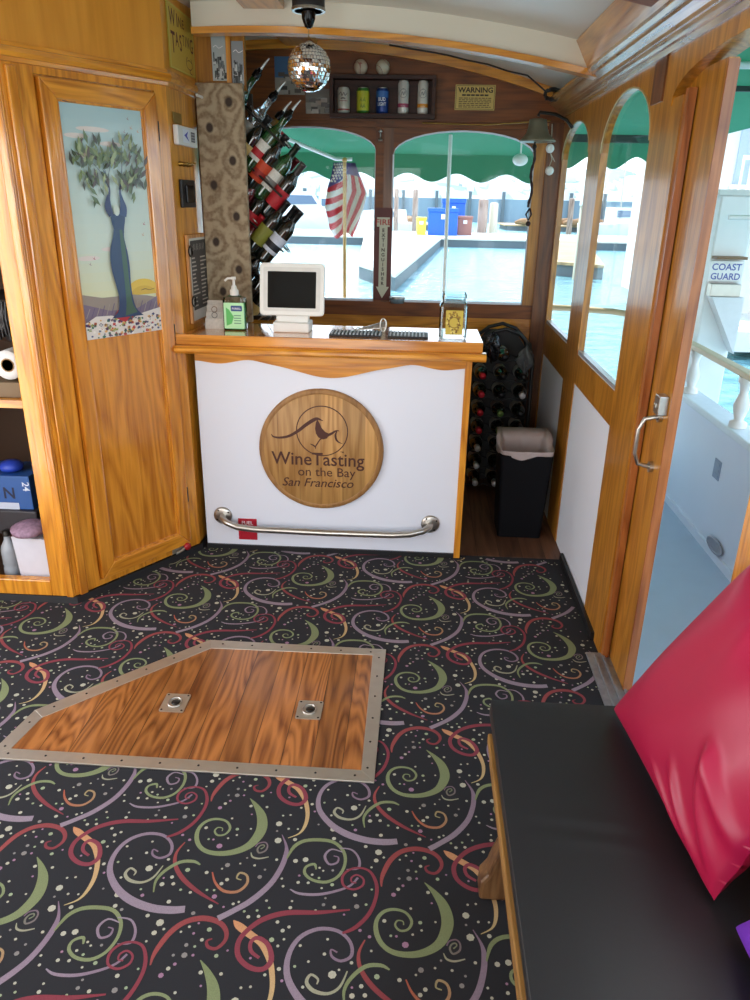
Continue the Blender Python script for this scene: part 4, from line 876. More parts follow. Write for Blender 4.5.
# knotty, swirling grain with dark eyes where the knots are
m, t, bs = base_mat('knotted_driftwood'); n = t.nodes; l = t.links
tc = n.new('ShaderNodeTexCoord'); sp = n.new('ShaderNodeSeparateXYZ'); l.new(tc.outputs['Object'], sp.inputs[0])
nz = n.new('ShaderNodeTexNoise'); nz.inputs['Scale'].default_value = 8; nz.inputs['Detail'].default_value = 3; l.new(tc.outputs['Object'], nz.inputs['Vector'])
prev = None
KN = [(.04, .93), (-.05, .83), (.045, .70), (-.045, .60), (.05, .47), (-.05, .36), (.05, .24), (-.03, .14)]
for kx, kz in KN:
    d = n.new('ShaderNodeVectorMath'); d.operation = 'DISTANCE'
    cmb = n.new('ShaderNodeCombineXYZ'); l.new(sp.outputs['X'], cmb.inputs[0]); 
    sc_ = n.new('ShaderNodeMath'); sc_.operation = 'MULTIPLY'; sc_.inputs[1].default_value = .8; l.new(sp.outputs['Z'], sc_.inputs[0]); l.new(sc_.outputs[0], cmb.inputs[1])
    l.new(cmb.outputs[0], d.inputs[0]); d.inputs[1].default_value = (kx, kz*.8, 0)
    if prev is None: prev = d.outputs['Value']
    else:
        mn = n.new('ShaderNodeMath'); mn.operation = 'SMOOTH_MIN'; mn.inputs[2].default_value = .03; l.new(prev, mn.inputs[0]); l.new(d.outputs['Value'], mn.inputs[1]); prev = mn.outputs[0]
ma = n.new('ShaderNodeMath'); ma.operation = 'MULTIPLY_ADD'; ma.inputs[1].default_value = .26; l.new(nz.outputs[0], ma.inputs[0]); l.new(prev, ma.inputs[2])
mu = n.new('ShaderNodeMath'); mu.operation = 'MULTIPLY'; mu.inputs[1].default_value = 105; l.new(ma.outputs[0], mu.inputs[0])
sn = n.new('ShaderNodeMath'); sn.operation = 'SINE'; l.new(mu.outputs[0], sn.inputs[0]); pp = n.new('ShaderNodeMath'); pp.operation = 'MULTIPLY_ADD'; pp.inputs[1].default_value = .32; pp.inputs[2].default_value = .18; l.new(sn.outputs[0], pp.inputs[0])
nf = n.new('ShaderNodeTexNoise'); nf.inputs['Scale'].default_value = 70; nf.inputs['Detail'].default_value = 3; l.new(tc.outputs['Object'], nf.inputs['Vector'])
ad = n.new('ShaderNodeMath'); ad.operation = 'MULTIPLY_ADD'; ad.inputs[1].default_value = 1.0; l.new(nf.outputs[0], ad.inputs[0]); l.new(pp.outputs[0], ad.inputs[2])
rp = n.new('ShaderNodeValToRGB'); rp.color_ramp.elements[0].position = .0; rp.color_ramp.elements[0].color = L(104, 78, 50); rp.color_ramp.elements[1].position = .95; rp.color_ramp.elements[1].color = L(172, 154, 126); l.new(ad.outputs[0], rp.inputs[0])
kn = n.new('ShaderNodeMapRange'); kn.inputs[1].default_value = .012; kn.inputs[2].default_value = .020; l.new(prev, kn.inputs[0])
mx = n.new('ShaderNodeMix'); mx.data_type = 'RGBA'; l.new(kn.outputs[0], mx.inputs[0]); mx.inputs[6].default_value = L(58, 44, 34); l.new(rp.outputs[0], mx.inputs[7]); l.new(mx.outputs[2], bs.inputs['Base Color']); bs.inputs['Roughness'].default_value = .75
pb.data.materials[0] = m
bm_ = pb.modifiers.new('bevel', 'BEVEL'); bm_.width = .004; bm_.segments = 2

# bottles: built upright at the origin, then leaned into the rack
M['g_dark'] = mat('dark_bottle_glass', L(16, 20, 16), .08, coat=1, noise=0)
M['g_green'] = mat('green_bottle_glass', L(30, 78, 34), .08, coat=1, noise=0); M['g_green'].node_tree.nodes['Principled BSDF'].inputs['Transmission Weight'].default_value = .35
M['g_clear'] = mat('clear_bottle_glass', L(206, 214, 214), .05, coat=1, noise=0); M['g_clear'].node_tree.nodes['Principled BSDF'].inputs['Transmission Weight'].default_value = .85
M['g_red'] = mat('red_wine_bottle', L(96, 14, 26), .1, coat=1, noise=0)
M['g_amber'] = mat('amber_bottle_glass', L(150, 104, 40), .08, coat=1, noise=0)
def bottle(key, glass_m, label_c, cap_c=None, pourer=False, band=None, cap_m=None):
    t = thing('wine_bottle' if not pourer else 'liquor_bottle', None, None)
    b = MB(); b.lathe([(.0, .006), (.030, 0), (.0365, .005), (.037, .02), (.037, .185), (.035, .200), (.026, .218), (.016, .236), (.0145, .25), (.0145, .285), (.016, .287), (.016, .296), (.013, .297)], (0, 0, 0), seg=22); b.build('glass', glass_m, t)
    b = MB(); b.lathe([(.0374, .060), (.0376, .061), (.0376, .150), (.0374, .151)], (0, 0, 0), seg=22)
    lb = b.build('label', mat('label_'+key, label_c, .6, noise=.25, scale=120), t)
    if band: b = MB(); b.lathe([(.0378, .078), (.0380, .079), (.0380, .108), (.0378, .109)], (0, 0, 0), seg=22); b.build('label_band', mat('band_'+key, band, .6), lb)
    if pourer:
        b = MB(); b.lathe([(.018, .285), (.018, .312), (.012, .318), (.009, .33)], (0, 0, 0), seg=14); p_ = b.build('pourer', M['blackgloss'], t)
        b = MB(); b.tube([(0, 0, .325), (0, 0, .345), (.001, 0, .365), (.003, 0, .385)], [.008, .006, .0045, .003], 8); b.build('spout', M['steel'], p_)
    elif cap_c:
        b = MB(); b.lathe([(.0155, .235), (.0158, .236), (.0158, .284), (.0172, .285), (.0172, .2975), (.0, .299)], (0, 0, 0), seg=18); b.build('capsule', mat('capsule_'+key, cap_c, .35, metal=.2), t)
    return t
def lean(t, tip, ang, y, length=.297, yaw=0.0):
    a = math.radians(ang)   # ang above horizontal, leaning to +x
    ax = Vector((math.cos(a), yaw, math.sin(a))).normalized()
    t.rotation_mode = 'QUATERNION'; t.rotation_quaternion = Vector((0, 0, 1)).rotation_difference(ax)
    t.location = Vector((tip[0], y, tip[1]))-ax*length
RED, WHT, CRM, BLK = L(176, 30, 40), L(214, 210, 200), L(206, 176, 110), L(20, 20, 22)
spec = [  # tip (x, z) , y, glass, label colour, capsule, pourer, band, description
 ((-.695, 2.175), 3.74, 'g_green', WHT, None, True, None, 'green bottle with chrome pourer, topmost of the leaning rack'),
 ((-.632, 2.092), 3.78, 'g_clear', L(190, 186, 176), None, True, None, 'clear bottle with chrome pourer, second from the top of the rack'),
 ((-.617, 2.020), 3.84, 'g_amber', CRM, None, True, None, 'amber liquor bottle with pourer, behind the clear one'),
 ((-.556, 2.012), 3.72, 'g_green', WHT, None, True, RED, 'green bottle with black pourer, nearest the disco ball'),
 ((-.695, 1.935), 3.70, 'g_dark', CRM, BLK, False, L(120, 90, 50), 'dark bottle with large tan label beside the board top'),
 ((-.650, 1.880), 3.76, 'g_red', RED, RED, False, None, 'red bottle in a red wrapper below the tan-labelled one'),
 ((-.620, 1.860), 3.70, 'g_dark', L(196, 66, 30), BLK, False, L(150, 30, 20), 'dark bottle with orange label in the second row'),
 ((-.575, 1.824), 3.74, 'g_green', WHT, L(20, 40, 26), False, L(120, 116, 110), 'green bottle with grey striped label, dark neck against the window'),
 ((-.548, 1.748), 3.72, 'g_dark', RED, L(70, 66, 66), False, None, 'bottle with grey capsule and red label standing out against the window'),
 ((-.590, 1.770), 3.80, 'g_dark', BLK, L(90, 20, 26), False, None, 'dark bottle with maroon capsule behind the grey-capped one'),
 ((-.740, 1.700), 3.70, 'g_red', RED, BLK, False, None, 'red-labelled bottle close against the board, third row'),
 ((-.695, 1.650), 3.73, 'g_dark', L(186, 30, 40), BLK, False, L(140, 20, 30), 'dark bottle with square red label in the third row'),
 ((-.656, 1.600), 3.76, 'g_dark', WHT, BLK, False, L(60, 60, 60), 'dark bottle with large white label in the third row'),
 ((-.620, 1.585), 3.70, 'g_dark', L(120, 120, 40), BLK, False, None, 'dark bottle with olive gold label in the third row'),
 ((-.589, 1.562), 3.74, 'g_dark', L(222, 216, 196), BLK, False, L(150, 150, 110), 'dark bottle with cream floral label, neck against the water'),
 ((-.561, 1.545), 3.70, 'g_dark', L(196, 200, 214), BLK, False, L(24, 24, 34), 'dark bottle with pale grey label, lowest neck against the water'),
 ((-.742, 1.520), 3.71, 'g_red', RED, RED, False, None, 'red-labelled bottle lowest against the board'),
 ((-.700, 1.455), 3.74, 'g_dark', L(90, 76, 40), L(150, 130, 60), False, None, 'dark bottle with gold neck, just above the tablet corner'),
 ((-.735, 1.370), 3.70, 'g_dark', WHT, BLK, False, None, 'dark bottle half hidden between board and tablet'),
 ((-.700, 1.300), 3.74, 'g_dark', L(60, 50, 44), L(190, 190, 196), False, None, 'dark bottle with silver neck behind the tablet'),
 ((-.690, 1.235), 3.70, 'g_dark', CRM, L(190, 190, 196), False, None, 'lowest rack bottle, behind the tablet stand'),
]
for i, (tip, y, gk, lc, cc, po_, bd, lab) in enumerate(spec):
    t = bottle('%d' % i, M[gk], lc, cc, po_, bd); tag(t, lab, 'bottle', 'bottles in the leaning rack'); lean(t, tip, 49, y, .392 if po_ else .297, yaw=0.05 if i % 2 else -.03)
# the rack itself: dark rods across the rows and neck rings
rk = thing('wine_rack', 'dark metal rack with slanting rods holding the bottles beside the board', 'wine rack', (-.85, 3.75, ZT))
b = MB()
for x in (-.93, -.80): b.box(x, x+.02, 3.74, 3.76, ZT, 2.03)
b.box(-.95, -.70, 3.68, 3.84, ZT, ZT+.02); b.build('stand', M['iron'], rk)
for x0, z0 in ((-.86, 2.02), (-.88, 1.81), (-.88, 1.57), (-.88, 1.36)):
    for yy in (3.675, 3.80):
        b = MB(); b.tube([(x0, yy, z0), (x0+.235, yy, z0-.205)], .005, 8); rod = b.build('rod', M['iron'], rk)
    b = MB()
    for q in range(3):
        cxx, czz = x0+.10+.065*q, z0-.087-.057*q
        b.tube([(cxx+.036*math.cos(a)*.66+.0, 3.735+.045*math.sin(a), czz+.036*math.cos(a)*(-.75)+.02) for a in [2*PI*k/16 for k in range(16)]], .0028, 6, closed=True)
    b.build('neck_rings', M['steel'], rk)
cc_ = MB(); ra = random.Random(4)
for i in range(9): x, z = -.76+.012*i, 1.06+.01*(i % 4); cc_.tube([(x, 3.60-.01*(i % 3), z), (x+.03, 3.55, z+.02+.01*(i % 3)), (x+.07, 3.57, z+.035)], .0025, 6)
tag(cc_.build('wire_tangle', M['steel']), 'tangle of wires and receipts behind the tablet stand', 'wires')

# --- low rack of bottles on the floor behind the bar
fr_ = thing('floor_wine_rack', 'black wire wine rack with an arched top on the floor behind the bar', 'wine rack', (.47, 4.3, 0))
b = MB()
for yy in (4.22, 4.42): b.tube([(.305, yy, 0), (.30, yy, .5), (.305, yy, .78), (.34, yy, .88), (.41, yy, .935), (.485, yy, .955), (.56, yy, .93), (.62, yy, .87), (.645, yy, .78), (.65, yy, .5), (.645, yy, 0)], .011, 8)
b.build('frame', M['black'], fr_)
b = MB(); b.slab([(.32, 4.43, .0), (.64, 4.43, 0), (.64, 4.43, .80), (.56, 4.43, .92), (.40, 4.43, .92), (.32, 4.43, .80)], (0, .006, 0)); b.build('back_screen', M['black'], fr_)
for r in range(8):
    z = .045+.105*r; b = MB()
    for yy in (4.225, 4.415): b = MB(); b.tube([(.305, yy, z)]+[(.31+.011*k, yy, z-.016*abs(math.sin(PI*k*.011/.113))) for k in range(1, 31)]+[(.645, yy, z)], .004, 6); b.build('shelf_wire', M['black'], fr_)
capc = {'silver': (L(200, 200, 206), 'silver'), 'red': (L(196, 30, 50), 'red'), 'green': (L(90, 120, 60), 'green'), 'black': (L(26, 26, 30), 'black')}
protos = {}
for k, (c_, nm) in capc.items(): protos[k] = None
fills = {(0, 0): 'silver', (1, 0): 'silver', (2, 0): 'silver', (3, 0): 'red', (4, 0): 'red', (5, 0): 'red', (6, 0): 'red', (0, 1): 'silver', (3, 1): 'green', (4, 1): 'green', (1, 1): 'black', (2, 1): 'black', (5, 1): 'black', (6, 1): 'black', (3, 2): 'black', (4, 2): 'black', (5, 2): 'silver', (6, 2): 'black', (7, 1): 'black'}
ordn = ['lowest', 'second lowest', 'third lowest', 'fourth lowest', 'fifth lowest', 'sixth lowest', 'seventh lowest', 'topmost']; coln = ['left', 'middle', 'right']
for (r, c_), k in fills.items():
    if protos[k] is None: t = bottle('floor_'+k, M['g_dark'], L(150, 146, 136), capc[k][0]); protos[k] = t
    else: t = copy_tree(protos[k])
    tag(t, '%s-capped bottle lying in the floor rack, %s row, %s column' % (capc[k][1], ordn[r], coln[c_]), 'bottle', 'bottles in the floor rack')
    t.rotation_mode = 'QUATERNION'; t.rotation_quaternion = Vector((0, 0, 1)).rotation_difference(Vector((0, -1, .05)).normalized())
    t.location = (.367+.113*c_, 4.425, .064+.105*r)
for x, z, lab in ((.60, .80, 'crumpled clear plastic bag stuffed high on the right of the floor rack'), (.415, .86, 'crumpled dark plastic bag on top of the floor rack')):
    b = MB(); ra = random.Random(int(x*100))
    b.grid(lambda u, v: (x+.040*math.sin(PI*v)*math.cos(2*PI*u)*(1+.3*math.sin(3*u*6.28+9*v)+.25*math.sin(7*u*6.28+5*v)), 4.17+.03*math.sin(PI*v)*math.sin(2*PI*u)*(1+.4*math.sin(5*u*6.28+14*v)), z-.060*math.cos(PI*v)*(1+.3*math.sin(2*u*6.28+x*9))+.012*math.sin(5*u*6.28+11*v)), 48, 24)
    tag(b.build('plastic_bag', mat('clear_wrap' if x > .5 else 'dark_wrap', L(90, 94, 98) if x > .5 else L(30, 30, 34), .2, bump=.5, scale=60, noise=.4)), lab, 'bag')

# --- waste bin with liner
wb_ = thing('waste_bin', 'black square waste bin with a pale plastic liner by the starboard wall', 'bin', (.56, 3.68, 0))
b = MB(); rcyl(b, .56, 3.665, [(.84, .0), (1, .43), (1, .445), (.96, .445), (.82, .02)], .130, .125, .02); b.build('bin', mat('navy_black_plastic', L(7, 8, 14), .7, spec=.2), wb_)
b = MB()
def liner(u, v):
    a = 2*PI*u; c_, s_ = math.cos(a), math.sin(a); q = 1/max(abs(c_), abs(s_))**.75
    wob = 1+.018*math.sin(9*a)+.012*math.sin(17*a)+(.03*math.sin(31*a)*(v-.5)*2 if v > .5 else 0)
    if v < .5: k = v/.5; rr, z = .134*(1.01+.03*k), .437+.033*k+.012*math.sin(5*a+1)*(1-k)+.05*max(0, min(1, (s_+.2)*1.6))*k
    else: k = (v-.5)/.5; rr, z = .134*(1.04-.22*min(k/.12, 1)-.12*k), .470-.24*k+.05*max(0, min(1, (s_+.2)*1.6))*(1-k)
    return (.56+rr*c_*q*wob, 3.665+rr*.95*s_*q*wob, z)
b.grid(liner, 64, 12); b.build('liner', mat('bin_liner', L(186, 172, 170), .5, noise=.15, scale=14, bump=.3), wb_)

# ================================================================== HANGING AND WALL THINGS
dm = thing('disco_ball', 'mirrored disco ball hanging from a black motor under the ceiling', 'disco ball', (-.432, 3.1, 2.04))
DCN = Vector((-.432, 3.1, 2.042)); DRr = .079
b = MB(); b.sphere(DCN, DRr-.002, 32, 20); b.build('core', mat('grout_grey', L(90, 90, 92), .6), dm)
b = MB(); rows = 20; ra = random.Random(1)
for i in range(1, rows):
    t0, t1 = PI*(i-.43)/rows, PI*(i+.43)/rows; rad = math.sin(PI*i/rows); nn = max(6, int(44*rad))
    for k in range(nn):
        a0, a1 = 2*PI*(k+.06)/nn, 2*PI*(k+.94)/nn; jx, jy, jz = (ra.uniform(-.0009, .0009) for _ in range(3))
        q = [DCN+Vector((math.sin(t)*math.cos(a), math.sin(t)*math.sin(a), math.cos(t)))*(DRr+e) for (t, a), e in zip(((t0, a0), (t0, a1), (t1, a1), (t1, a0)), (jx, jy, jz, 0))]
        b.add(q, [(0, 1, 2, 3)])
b.build('mirror_tiles', mat('mirror', (0.92, 0.9, 0.86, 1), .06, metal=1, noise=0), dm)
b = MB(); b.lathe([(.058, 2.225), (.058, 2.262), (.054, 2.266), (.054, 2.335)], (-.432, 3.1, 0), seg=32); mo_ = b.build('motor', M['black'], dm)
b = MB(); b.lathe([(.060, 2.217), (.060, 2.227), (.050, 2.227), (.050, 2.217)], (-.432, 3.1, 0), seg=32); b.build('trim_ring', M['steel'], mo_)
b = MB(); b.lathe([(.026, 2.225), (.024, 2.195), (.014, 2.170), (.006, 2.165)], (-.432, 3.1, 0), seg=20); b.build('spindle', M['blackgloss'], dm)
b = MB(); b.cyl((-.432, 3.1, 2.115), (-.432, 3.1, 2.168), .0015, seg=6); b.build('cord', M['brass'], dm)
b = MB(); b.lathe([(.012, 2.118), (.012, 2.124), (.004, 2.128)], (-.432, 3.1, 0), seg=14); b.build('cap', M['steel'], dm)

cs = thing('can_shelf', 'dark wooden shadow-box shelf with drink cans above the front windows', 'shelf', (-.235, 4.50, 2.0))
YB = YF-.001
b = MB(); b.box(-.518, .045, 4.475, YB, 2.008, 2.030); b.box(-.518, .045, 4.475, YB, 2.192, 2.212); b.box(-.518, -.498, 4.475, YB, 2.03, 2.192); b.box(.025, .045, 4.475, YB, 2.03, 2.192); b.box(-.498, .025, YB-.012, YB, 2.03, 2.192)
b.build('box', wood('shadow_box_wood', L(40, 20, 14), L(70, 36, 24), 'X', coat=0, rough=.6), cs, bevel=.002)
def can(x, h, r, lab, body, bands, art=None):
    t = thing('drink_can', lab, 'can', (x, 4.508, 2.0305), 'cans in the shadow-box shelf')
    b = MB(); b.lathe([(r*.75, 0), (r*.97, .006), (r, .012), (r, h-.014), (r*.82, h-.003)], (x, 4.508, 2.0305), seg=28)
    b.build('can_body', mat('can_paint', body, .3, metal=.2, noise=.02), t)
    b = MB(); b.lathe([(r*.82, h-.003), (r*.84, h), (r*.78, h+.001), (r*.74, h-.003), (0, h-.003)], (x, 4.508, 2.0305), seg=24); b.build('lid', M['steel'], t)
    A_ = Art(cyl_fn((x, 4.508, 2.0305), r))
    def bandr(x0, y0, x1, y1, c_, n=12):
        for k in range(n): A_.rect(x0+(x1-x0)*k/n, y0, x0+(x1-x0)*(k+1)/n, y1, c_)
        A_.up()
    hw = r*1.5
    for y0, y1, c_ in bands: bandr(-hw, y0, hw, y1, c_)
    if art: art(A_, bandr)
    A_.up().build('print', M['gloss_paint'], t, fix=False)
def art1(a, bd): a.text('Buds', 0, .078, .026, L(70, 60, 54), bold=.02, width=.045); bd(-.022, .060, .022, .063, L(150, 60, 50)); a.up().text('LITE', 0, .036, .014, L(120, 60, 50), bold=.01); a.up().text('~', 0, .02, .03, L(120, 60, 50))
def scrib(c_):
    def f(a, bd):
        ra = random.Random(9); a.up()
        for (x, y) in ((-.008, .064), (.009, .064), (-.006, .034), (.008, .034)): a.stroke([(x-.006, y-.009, .003), (x, y+.010, .003), (x+.006, y-.009, .003), (x-.002, y, .003)], c_, sub=1)
    return f
def artbl(a, bd): a.up().text('BUD', 0, .058, .024, L(236, 238, 244), bold=.03, width=.040); a.text('LIGHT', 0, .036, .022, L(236, 238, 244), bold=.03, width=.046)
def artc(c_):
    def f(a, bd):
        a.up().ring(0, .095, .020, .002, L(110, 110, 108), 24); a.stroke([(-.012, .085, .003), (-.004, .103, .004), (.002, .088, .004), (.010, .106, .003), (.013, .09, .002)], L(130, 130, 128))
        a.stroke([(-.010, .112, .002), (0, .118, .003), (.010, .112, .002)], L(150, 150, 148)); bd(-.045, .030, .045, .048, c_)
        a.up().text('~~', 0, .030, .022, L(230, 226, 220)); a.stroke([(-.012, .015, .0015), (.012, .015, .0015)], L(150, 150, 150), sub=1)
    return f
can(-.445, .122, .033, 'white drink can with grey script, leftmost on the dark shelf', L(206, 200, 186), [(.012, .02, L(150, 60, 50))], lambda a, bd: (a.up().stroke([(-.024, .084, .004), (-.012, .098, .004), (-.006, .080, .004), (.004, .096, .004), (.010, .082, .004), (.024, .094, .003)], L(96, 84, 78)), bd(-.022, .055, .022, .058, L(150, 70, 60)), a.up().stroke([(-.012, .066, .006), (.0, .070, .008), (.012, .066, .006)], L(110, 96, 86))))
can(-.341, .122, .033, 'green drink can with a yellow splash, second on the dark shelf', L(60, 120, 44), [(.012, .105, L(196, 196, 50))], scrib(L(36, 100, 46)))
can(-.238, .122, .033, 'blue beer can reading BUD LIGHT in white', L(26, 60, 132), [(.075, .105, L(60, 110, 180))], artbl)
can(-.126, .158, .029, 'tall white can with a raspberry pink band', L(214, 210, 200), [], artc(L(176, 66, 100)))
can(-.022, .158, .029, 'tall white can with an orange band, rightmost on the shelf', L(214, 210, 200), [], artc(L(226, 148, 40)))
for x, lab, c_ in ((-.355, 'baseball with a faded red mark, left of the pair on the shelf top', L(206, 186, 160)), (-.238, 'plain cream baseball with curved stitching, right of the pair', L(206, 194, 170))):
    t = thing('baseball', lab, 'baseball', (x, 4.512, 2.2125), 'baseballs on the shelf top')
    b = MB(); b.sphere((x, 4.512, 2.2125+.037), .037, 24, 16); b.build('cover', mat('baseball_leather', c_, .6), t)
    b = MB(); pts = []
    for k in range(40):
        a = 2*PI*k/40; p = Vector((math.cos(a)+.35*math.cos(3*a), math.sin(a)-.35*math.sin(3*a), 1.1*math.sin(2*a))).normalized()*.0373
        pts.append(Vector((x, 4.512, 2.2495))+Matrix.Rotation(.6 if x < -.3 else 1.3, 3, 'X')@p)
    b.tube(pts, .0011, 6, closed=True); b.build('stitching', mat('stitch_red', L(150, 50, 50), .7), t)
    if x < -.3:
        A_ = Art(lambda u, v, l: Vector((x+u, 4.512-math.sqrt(max(.0378**2-u*u-v*v, 1e-6)), 2.2495+v))); A_.stroke([(-.010, .012, .003), (.0, .014, .004), (.010, .012, .003)], L(170, 70, 60)); A_.stroke([(.0, .014, .004), (.0, .0, .004), (.002, -.008, .002)], L(170, 70, 60)); A_.build('mark', M['paint'], t, fix=False)
ws_ = thing('warning_sign', 'yellow and black WARNING notice on the dark panel above the right front window', 'sign', (.25, YB, 2.06))
MB().box(.150, .362, YB-.004, YB, 2.058, 2.178).build('plate', mat('sign_yellow', L(206, 176, 96), .5), ws_)
A_ = Art(plane_fn((.150, YB-.004, 2.058), (1, 0, 0), (0, 0, 1))); K_ = L(50, 34, 16)
A_.text('WARNING', .106, .084, .034, K_, bold=.03, width=.186); [A_.rect(.036+.024*q, .067, .056+.024*q, .075, K_) for q in range(6)]
ra = random.Random(6)
for q in range(6):
    x = .02
    while x < .185: w_ = ra.uniform(.008, .024); A_.rect(x, .012+.0085*q, min(x+w_, .192), .0165+.0085*q, L(110, 84, 44)); x += w_+.004
for r in ((.004, .004, .208, .006), (.004, .114, .208, .116), (.004, .004, .006, .116), (.206, .004, .208, .116)): A_.rect(*r, K_)
A_.build('lettering', M['paint'], ws_, fix=False)
for x0, x1, z0, z1, c_, lab in ((-.82, -.66, 2.12, 2.30, L(70, 110, 150), 'blue-topped flyer pinned to the bow wall behind the bottles'), (-.655, -.50, 2.03, 2.15, L(110, 104, 96), 'grey newspaper clipping on the bow wall behind the disco ball')):
    t = thing('flyer', lab, 'flyer', ((x0+x1)/2, YB, z0)); MB().box(x0, x1, YB-.003, YB, z0, z1).build('paper', mat('flyer_paper', L(150, 146, 136), .6), t)
    A_ = Art(plane_fn((x0, YB-.003, z0), (1, 0, 0), (0, 0, 1))); A_.rect(.0, (z1-z0)*.45, x1-x0, z1-z0, c_); ra = random.Random(3); A_.up()
    for q in range(14): xx, zz = ra.uniform(0, x1-x0-.04), ra.uniform(0, (z1-z0)*.5); A_.lay += .1; A_.rect(xx, zz, xx+.035, zz+.02, ra.choice([L(90, 84, 80), L(170, 160, 150), L(60, 56, 52)]))
    A_.build('print', M['gloss_paint'], t, fix=False)

# fire extinguisher arrow on the mullion
fe = thing('fire_extinguisher_sign', 'down-arrow FIRE EXTINGUISHER sign on the post between front windows', 'sign', (-.21, YF-.02, 1.06))
b = MB(); b.box(-.268, -.170, YF-.018, YF-.012, 1.055, 1.56); b.build('plate', mat('dark_red_sign', L(92, 30, 24), .5), fe)
A_ = Art(plane_fn((-.219, YF-.018, 1.055), (1, 0, 0), (0, 0, 1))); CRM2 = L(206, 204, 180)
A_.poly([(-.036, .455), (.036, .455), (.036, .405), (.024, .405), (.024, .075), (.040, .075), (0, .010), (-.036, .075), (-.022, .075), (-.022, .405), (-.036, .405)], CRM2)
A_.up().text('FIRE', .002, .415, .042, L(176, 40, 36), bold=.015, width=.088)
for k, c_ in enumerate('EXTINGUISHER'): A_.text(c_, .001, .377-.0265*k, .026, L(60, 50, 40), bold=.035)
A_.build('lettering', M['paint'], fe, fix=False)

# ship's bell, rope and shell string
be = thing('ships_bell', 'dull brass bell on a bracket in the right front corner', 'bell', (.565, 4.2, 1.9))
BX, BY, BZ = .560, 4.2, 1.885
b = MB(); b.lathe([(.088, 0), (.091, .004), (.074, .018), (.056, .038), (.048, .065), (.044, .090), (.042, .100), (.020, .106), (0, .108)], (BX, BY, BZ), (-.06, 0, 1), 32)
b.lathe([(.088, .001), (.05, .045), (.034, .09), (.0, .10)], (BX, BY, BZ), (-.06, 0, 1), 24); b.build('bell', mat('tarnished_bell', L(120, 116, 96), .4, metal=.5, noise=.2, scale=12), be)
b = MB(); b.tube([(.735, 4.25, 1.955), (.70, 4.24, 1.99), (.64, 4.22, 2.012), (.56, 4.2, 2.018), (.553, 4.2, 2.0)], .008, 8); b.build('bracket', M['iron'], be)
b = MB(); b.tube([(BX-.01, BY, BZ+.08), (BX-.012, BY, BZ-.02)], .005, 8); b.sphere((BX-.012, BY, BZ-.022), .012, 12, 8); b.build('clapper', M['iron'], be)
b = MB(); rp_ = [(BX-.012+.006*math.sin(z*40), BY, BZ-.03-z) for z in [.012*k for k in range(24)]]; b.tube(rp_, [.0065+.0015*math.sin(k*1.9) for k in range(24)], 8)
b.tube([(BX-.008, BY, BZ-.31), (BX-.025, BY, BZ-.34), (BX-.012, BY, BZ-.37), (BX+.002, BY, BZ-.34), (BX-.008, BY, BZ-.31)], .005, 6); b.sphere((BX-.01, BY, BZ-.385), .013, 12, 8)
b.build('bell_rope', mat('black_rope', L(44, 26, 28), .8), be)
cd = MB(); cd.tube([(.63, 4.3, 1.99), (.30, YF-.03, 1.985), (-.02, YF-.03, 1.99)], .004, 6); tag(cd.build('brass_wire', M['brass']), 'thin brass wire strung from the bell bracket above the windows', 'wire')
hk = MB(); hk.lathe([(.012, 0), (.012, .008), (.004, .010), (.004, .04), (.012, .045), (0, .06)], (-.245, YF-.03, 1.90), (0, 0, 1), 12); tag(hk.build('coat_hook', M['steel']), 'small metal hook under the can shelf on the mullion', 'hook')
sh = thing('shell_string', 'pair of white shell discs strung on cord in the front right corner', 'ornament', (.63, 4.3, 1.78))
b = MB(); b.tube([(.640, 4.30, 1.975), (.645, 4.30, 1.90), (.640, 4.30, 1.86), (.655, 4.29, 1.81), (.645, 4.29, 1.78)], .002, 6); b.tube([(.64, 4.30, 1.85), (.672, 4.30, 1.80)], .002, 6); b.build('cord', mat('pale_cord', L(190, 180, 160), .8), sh)
for x, z in ((.640, 1.862), (.648, 1.757)): b = MB(); b.lathe([(0, -.004), (.020, -.003), (.022, 0), (.018, .005), (.008, .010), (.004, .007), (0, .007)], (x, 4.295, z), (0, -1, 0), 20); b.build('shell', M['white'], sh)
cl = MB(); ra = random.Random(12)
for k in range(7): cl.tube([(.645+.045*math.cos(t)+ra.uniform(-.006, .006), 4.36+.02*math.sin(2*t), 2.115+.022*math.sin(t)+ra.uniform(-.008, .008)) for t in [2*PI*q/18 for q in range(18)]], .005, 6, closed=True)
cl.tube([(.60, 4.34, 2.125)]+[(x, 4.34, ceil_z(x, 4.34)-.022+.006*math.sin(30*x)) for x in (.50, .40, .30, .2, .1, 0, -.1, -.2)], .004, 6)
tag(cl.build('cable_bundle', M['black']), 'coiled black cable hanging under the ceiling at the front right', 'cable')
at = thing('ashtray', 'small round glass ashtray on the front window sill', 'ashtray', (-.135, 4.50, 1.045))
b = MB(); b.lathe([(0, 0), (.042, 0), (.045, .035), (.040, .038), (.036, .008), (0, .008)], (-.128, 4.492, 1.0455), seg=24); b.build('dish', mat('smoked_glass', L(120, 140, 150), .1, coat=1), at)
b = MB(); b.lathe([(.0455, .026), (.0465, .028), (.0465, .034), (.0455, .036)], (-.128, 4.492, 1.0455), seg=24); b.build('rim', M['steel'], at)

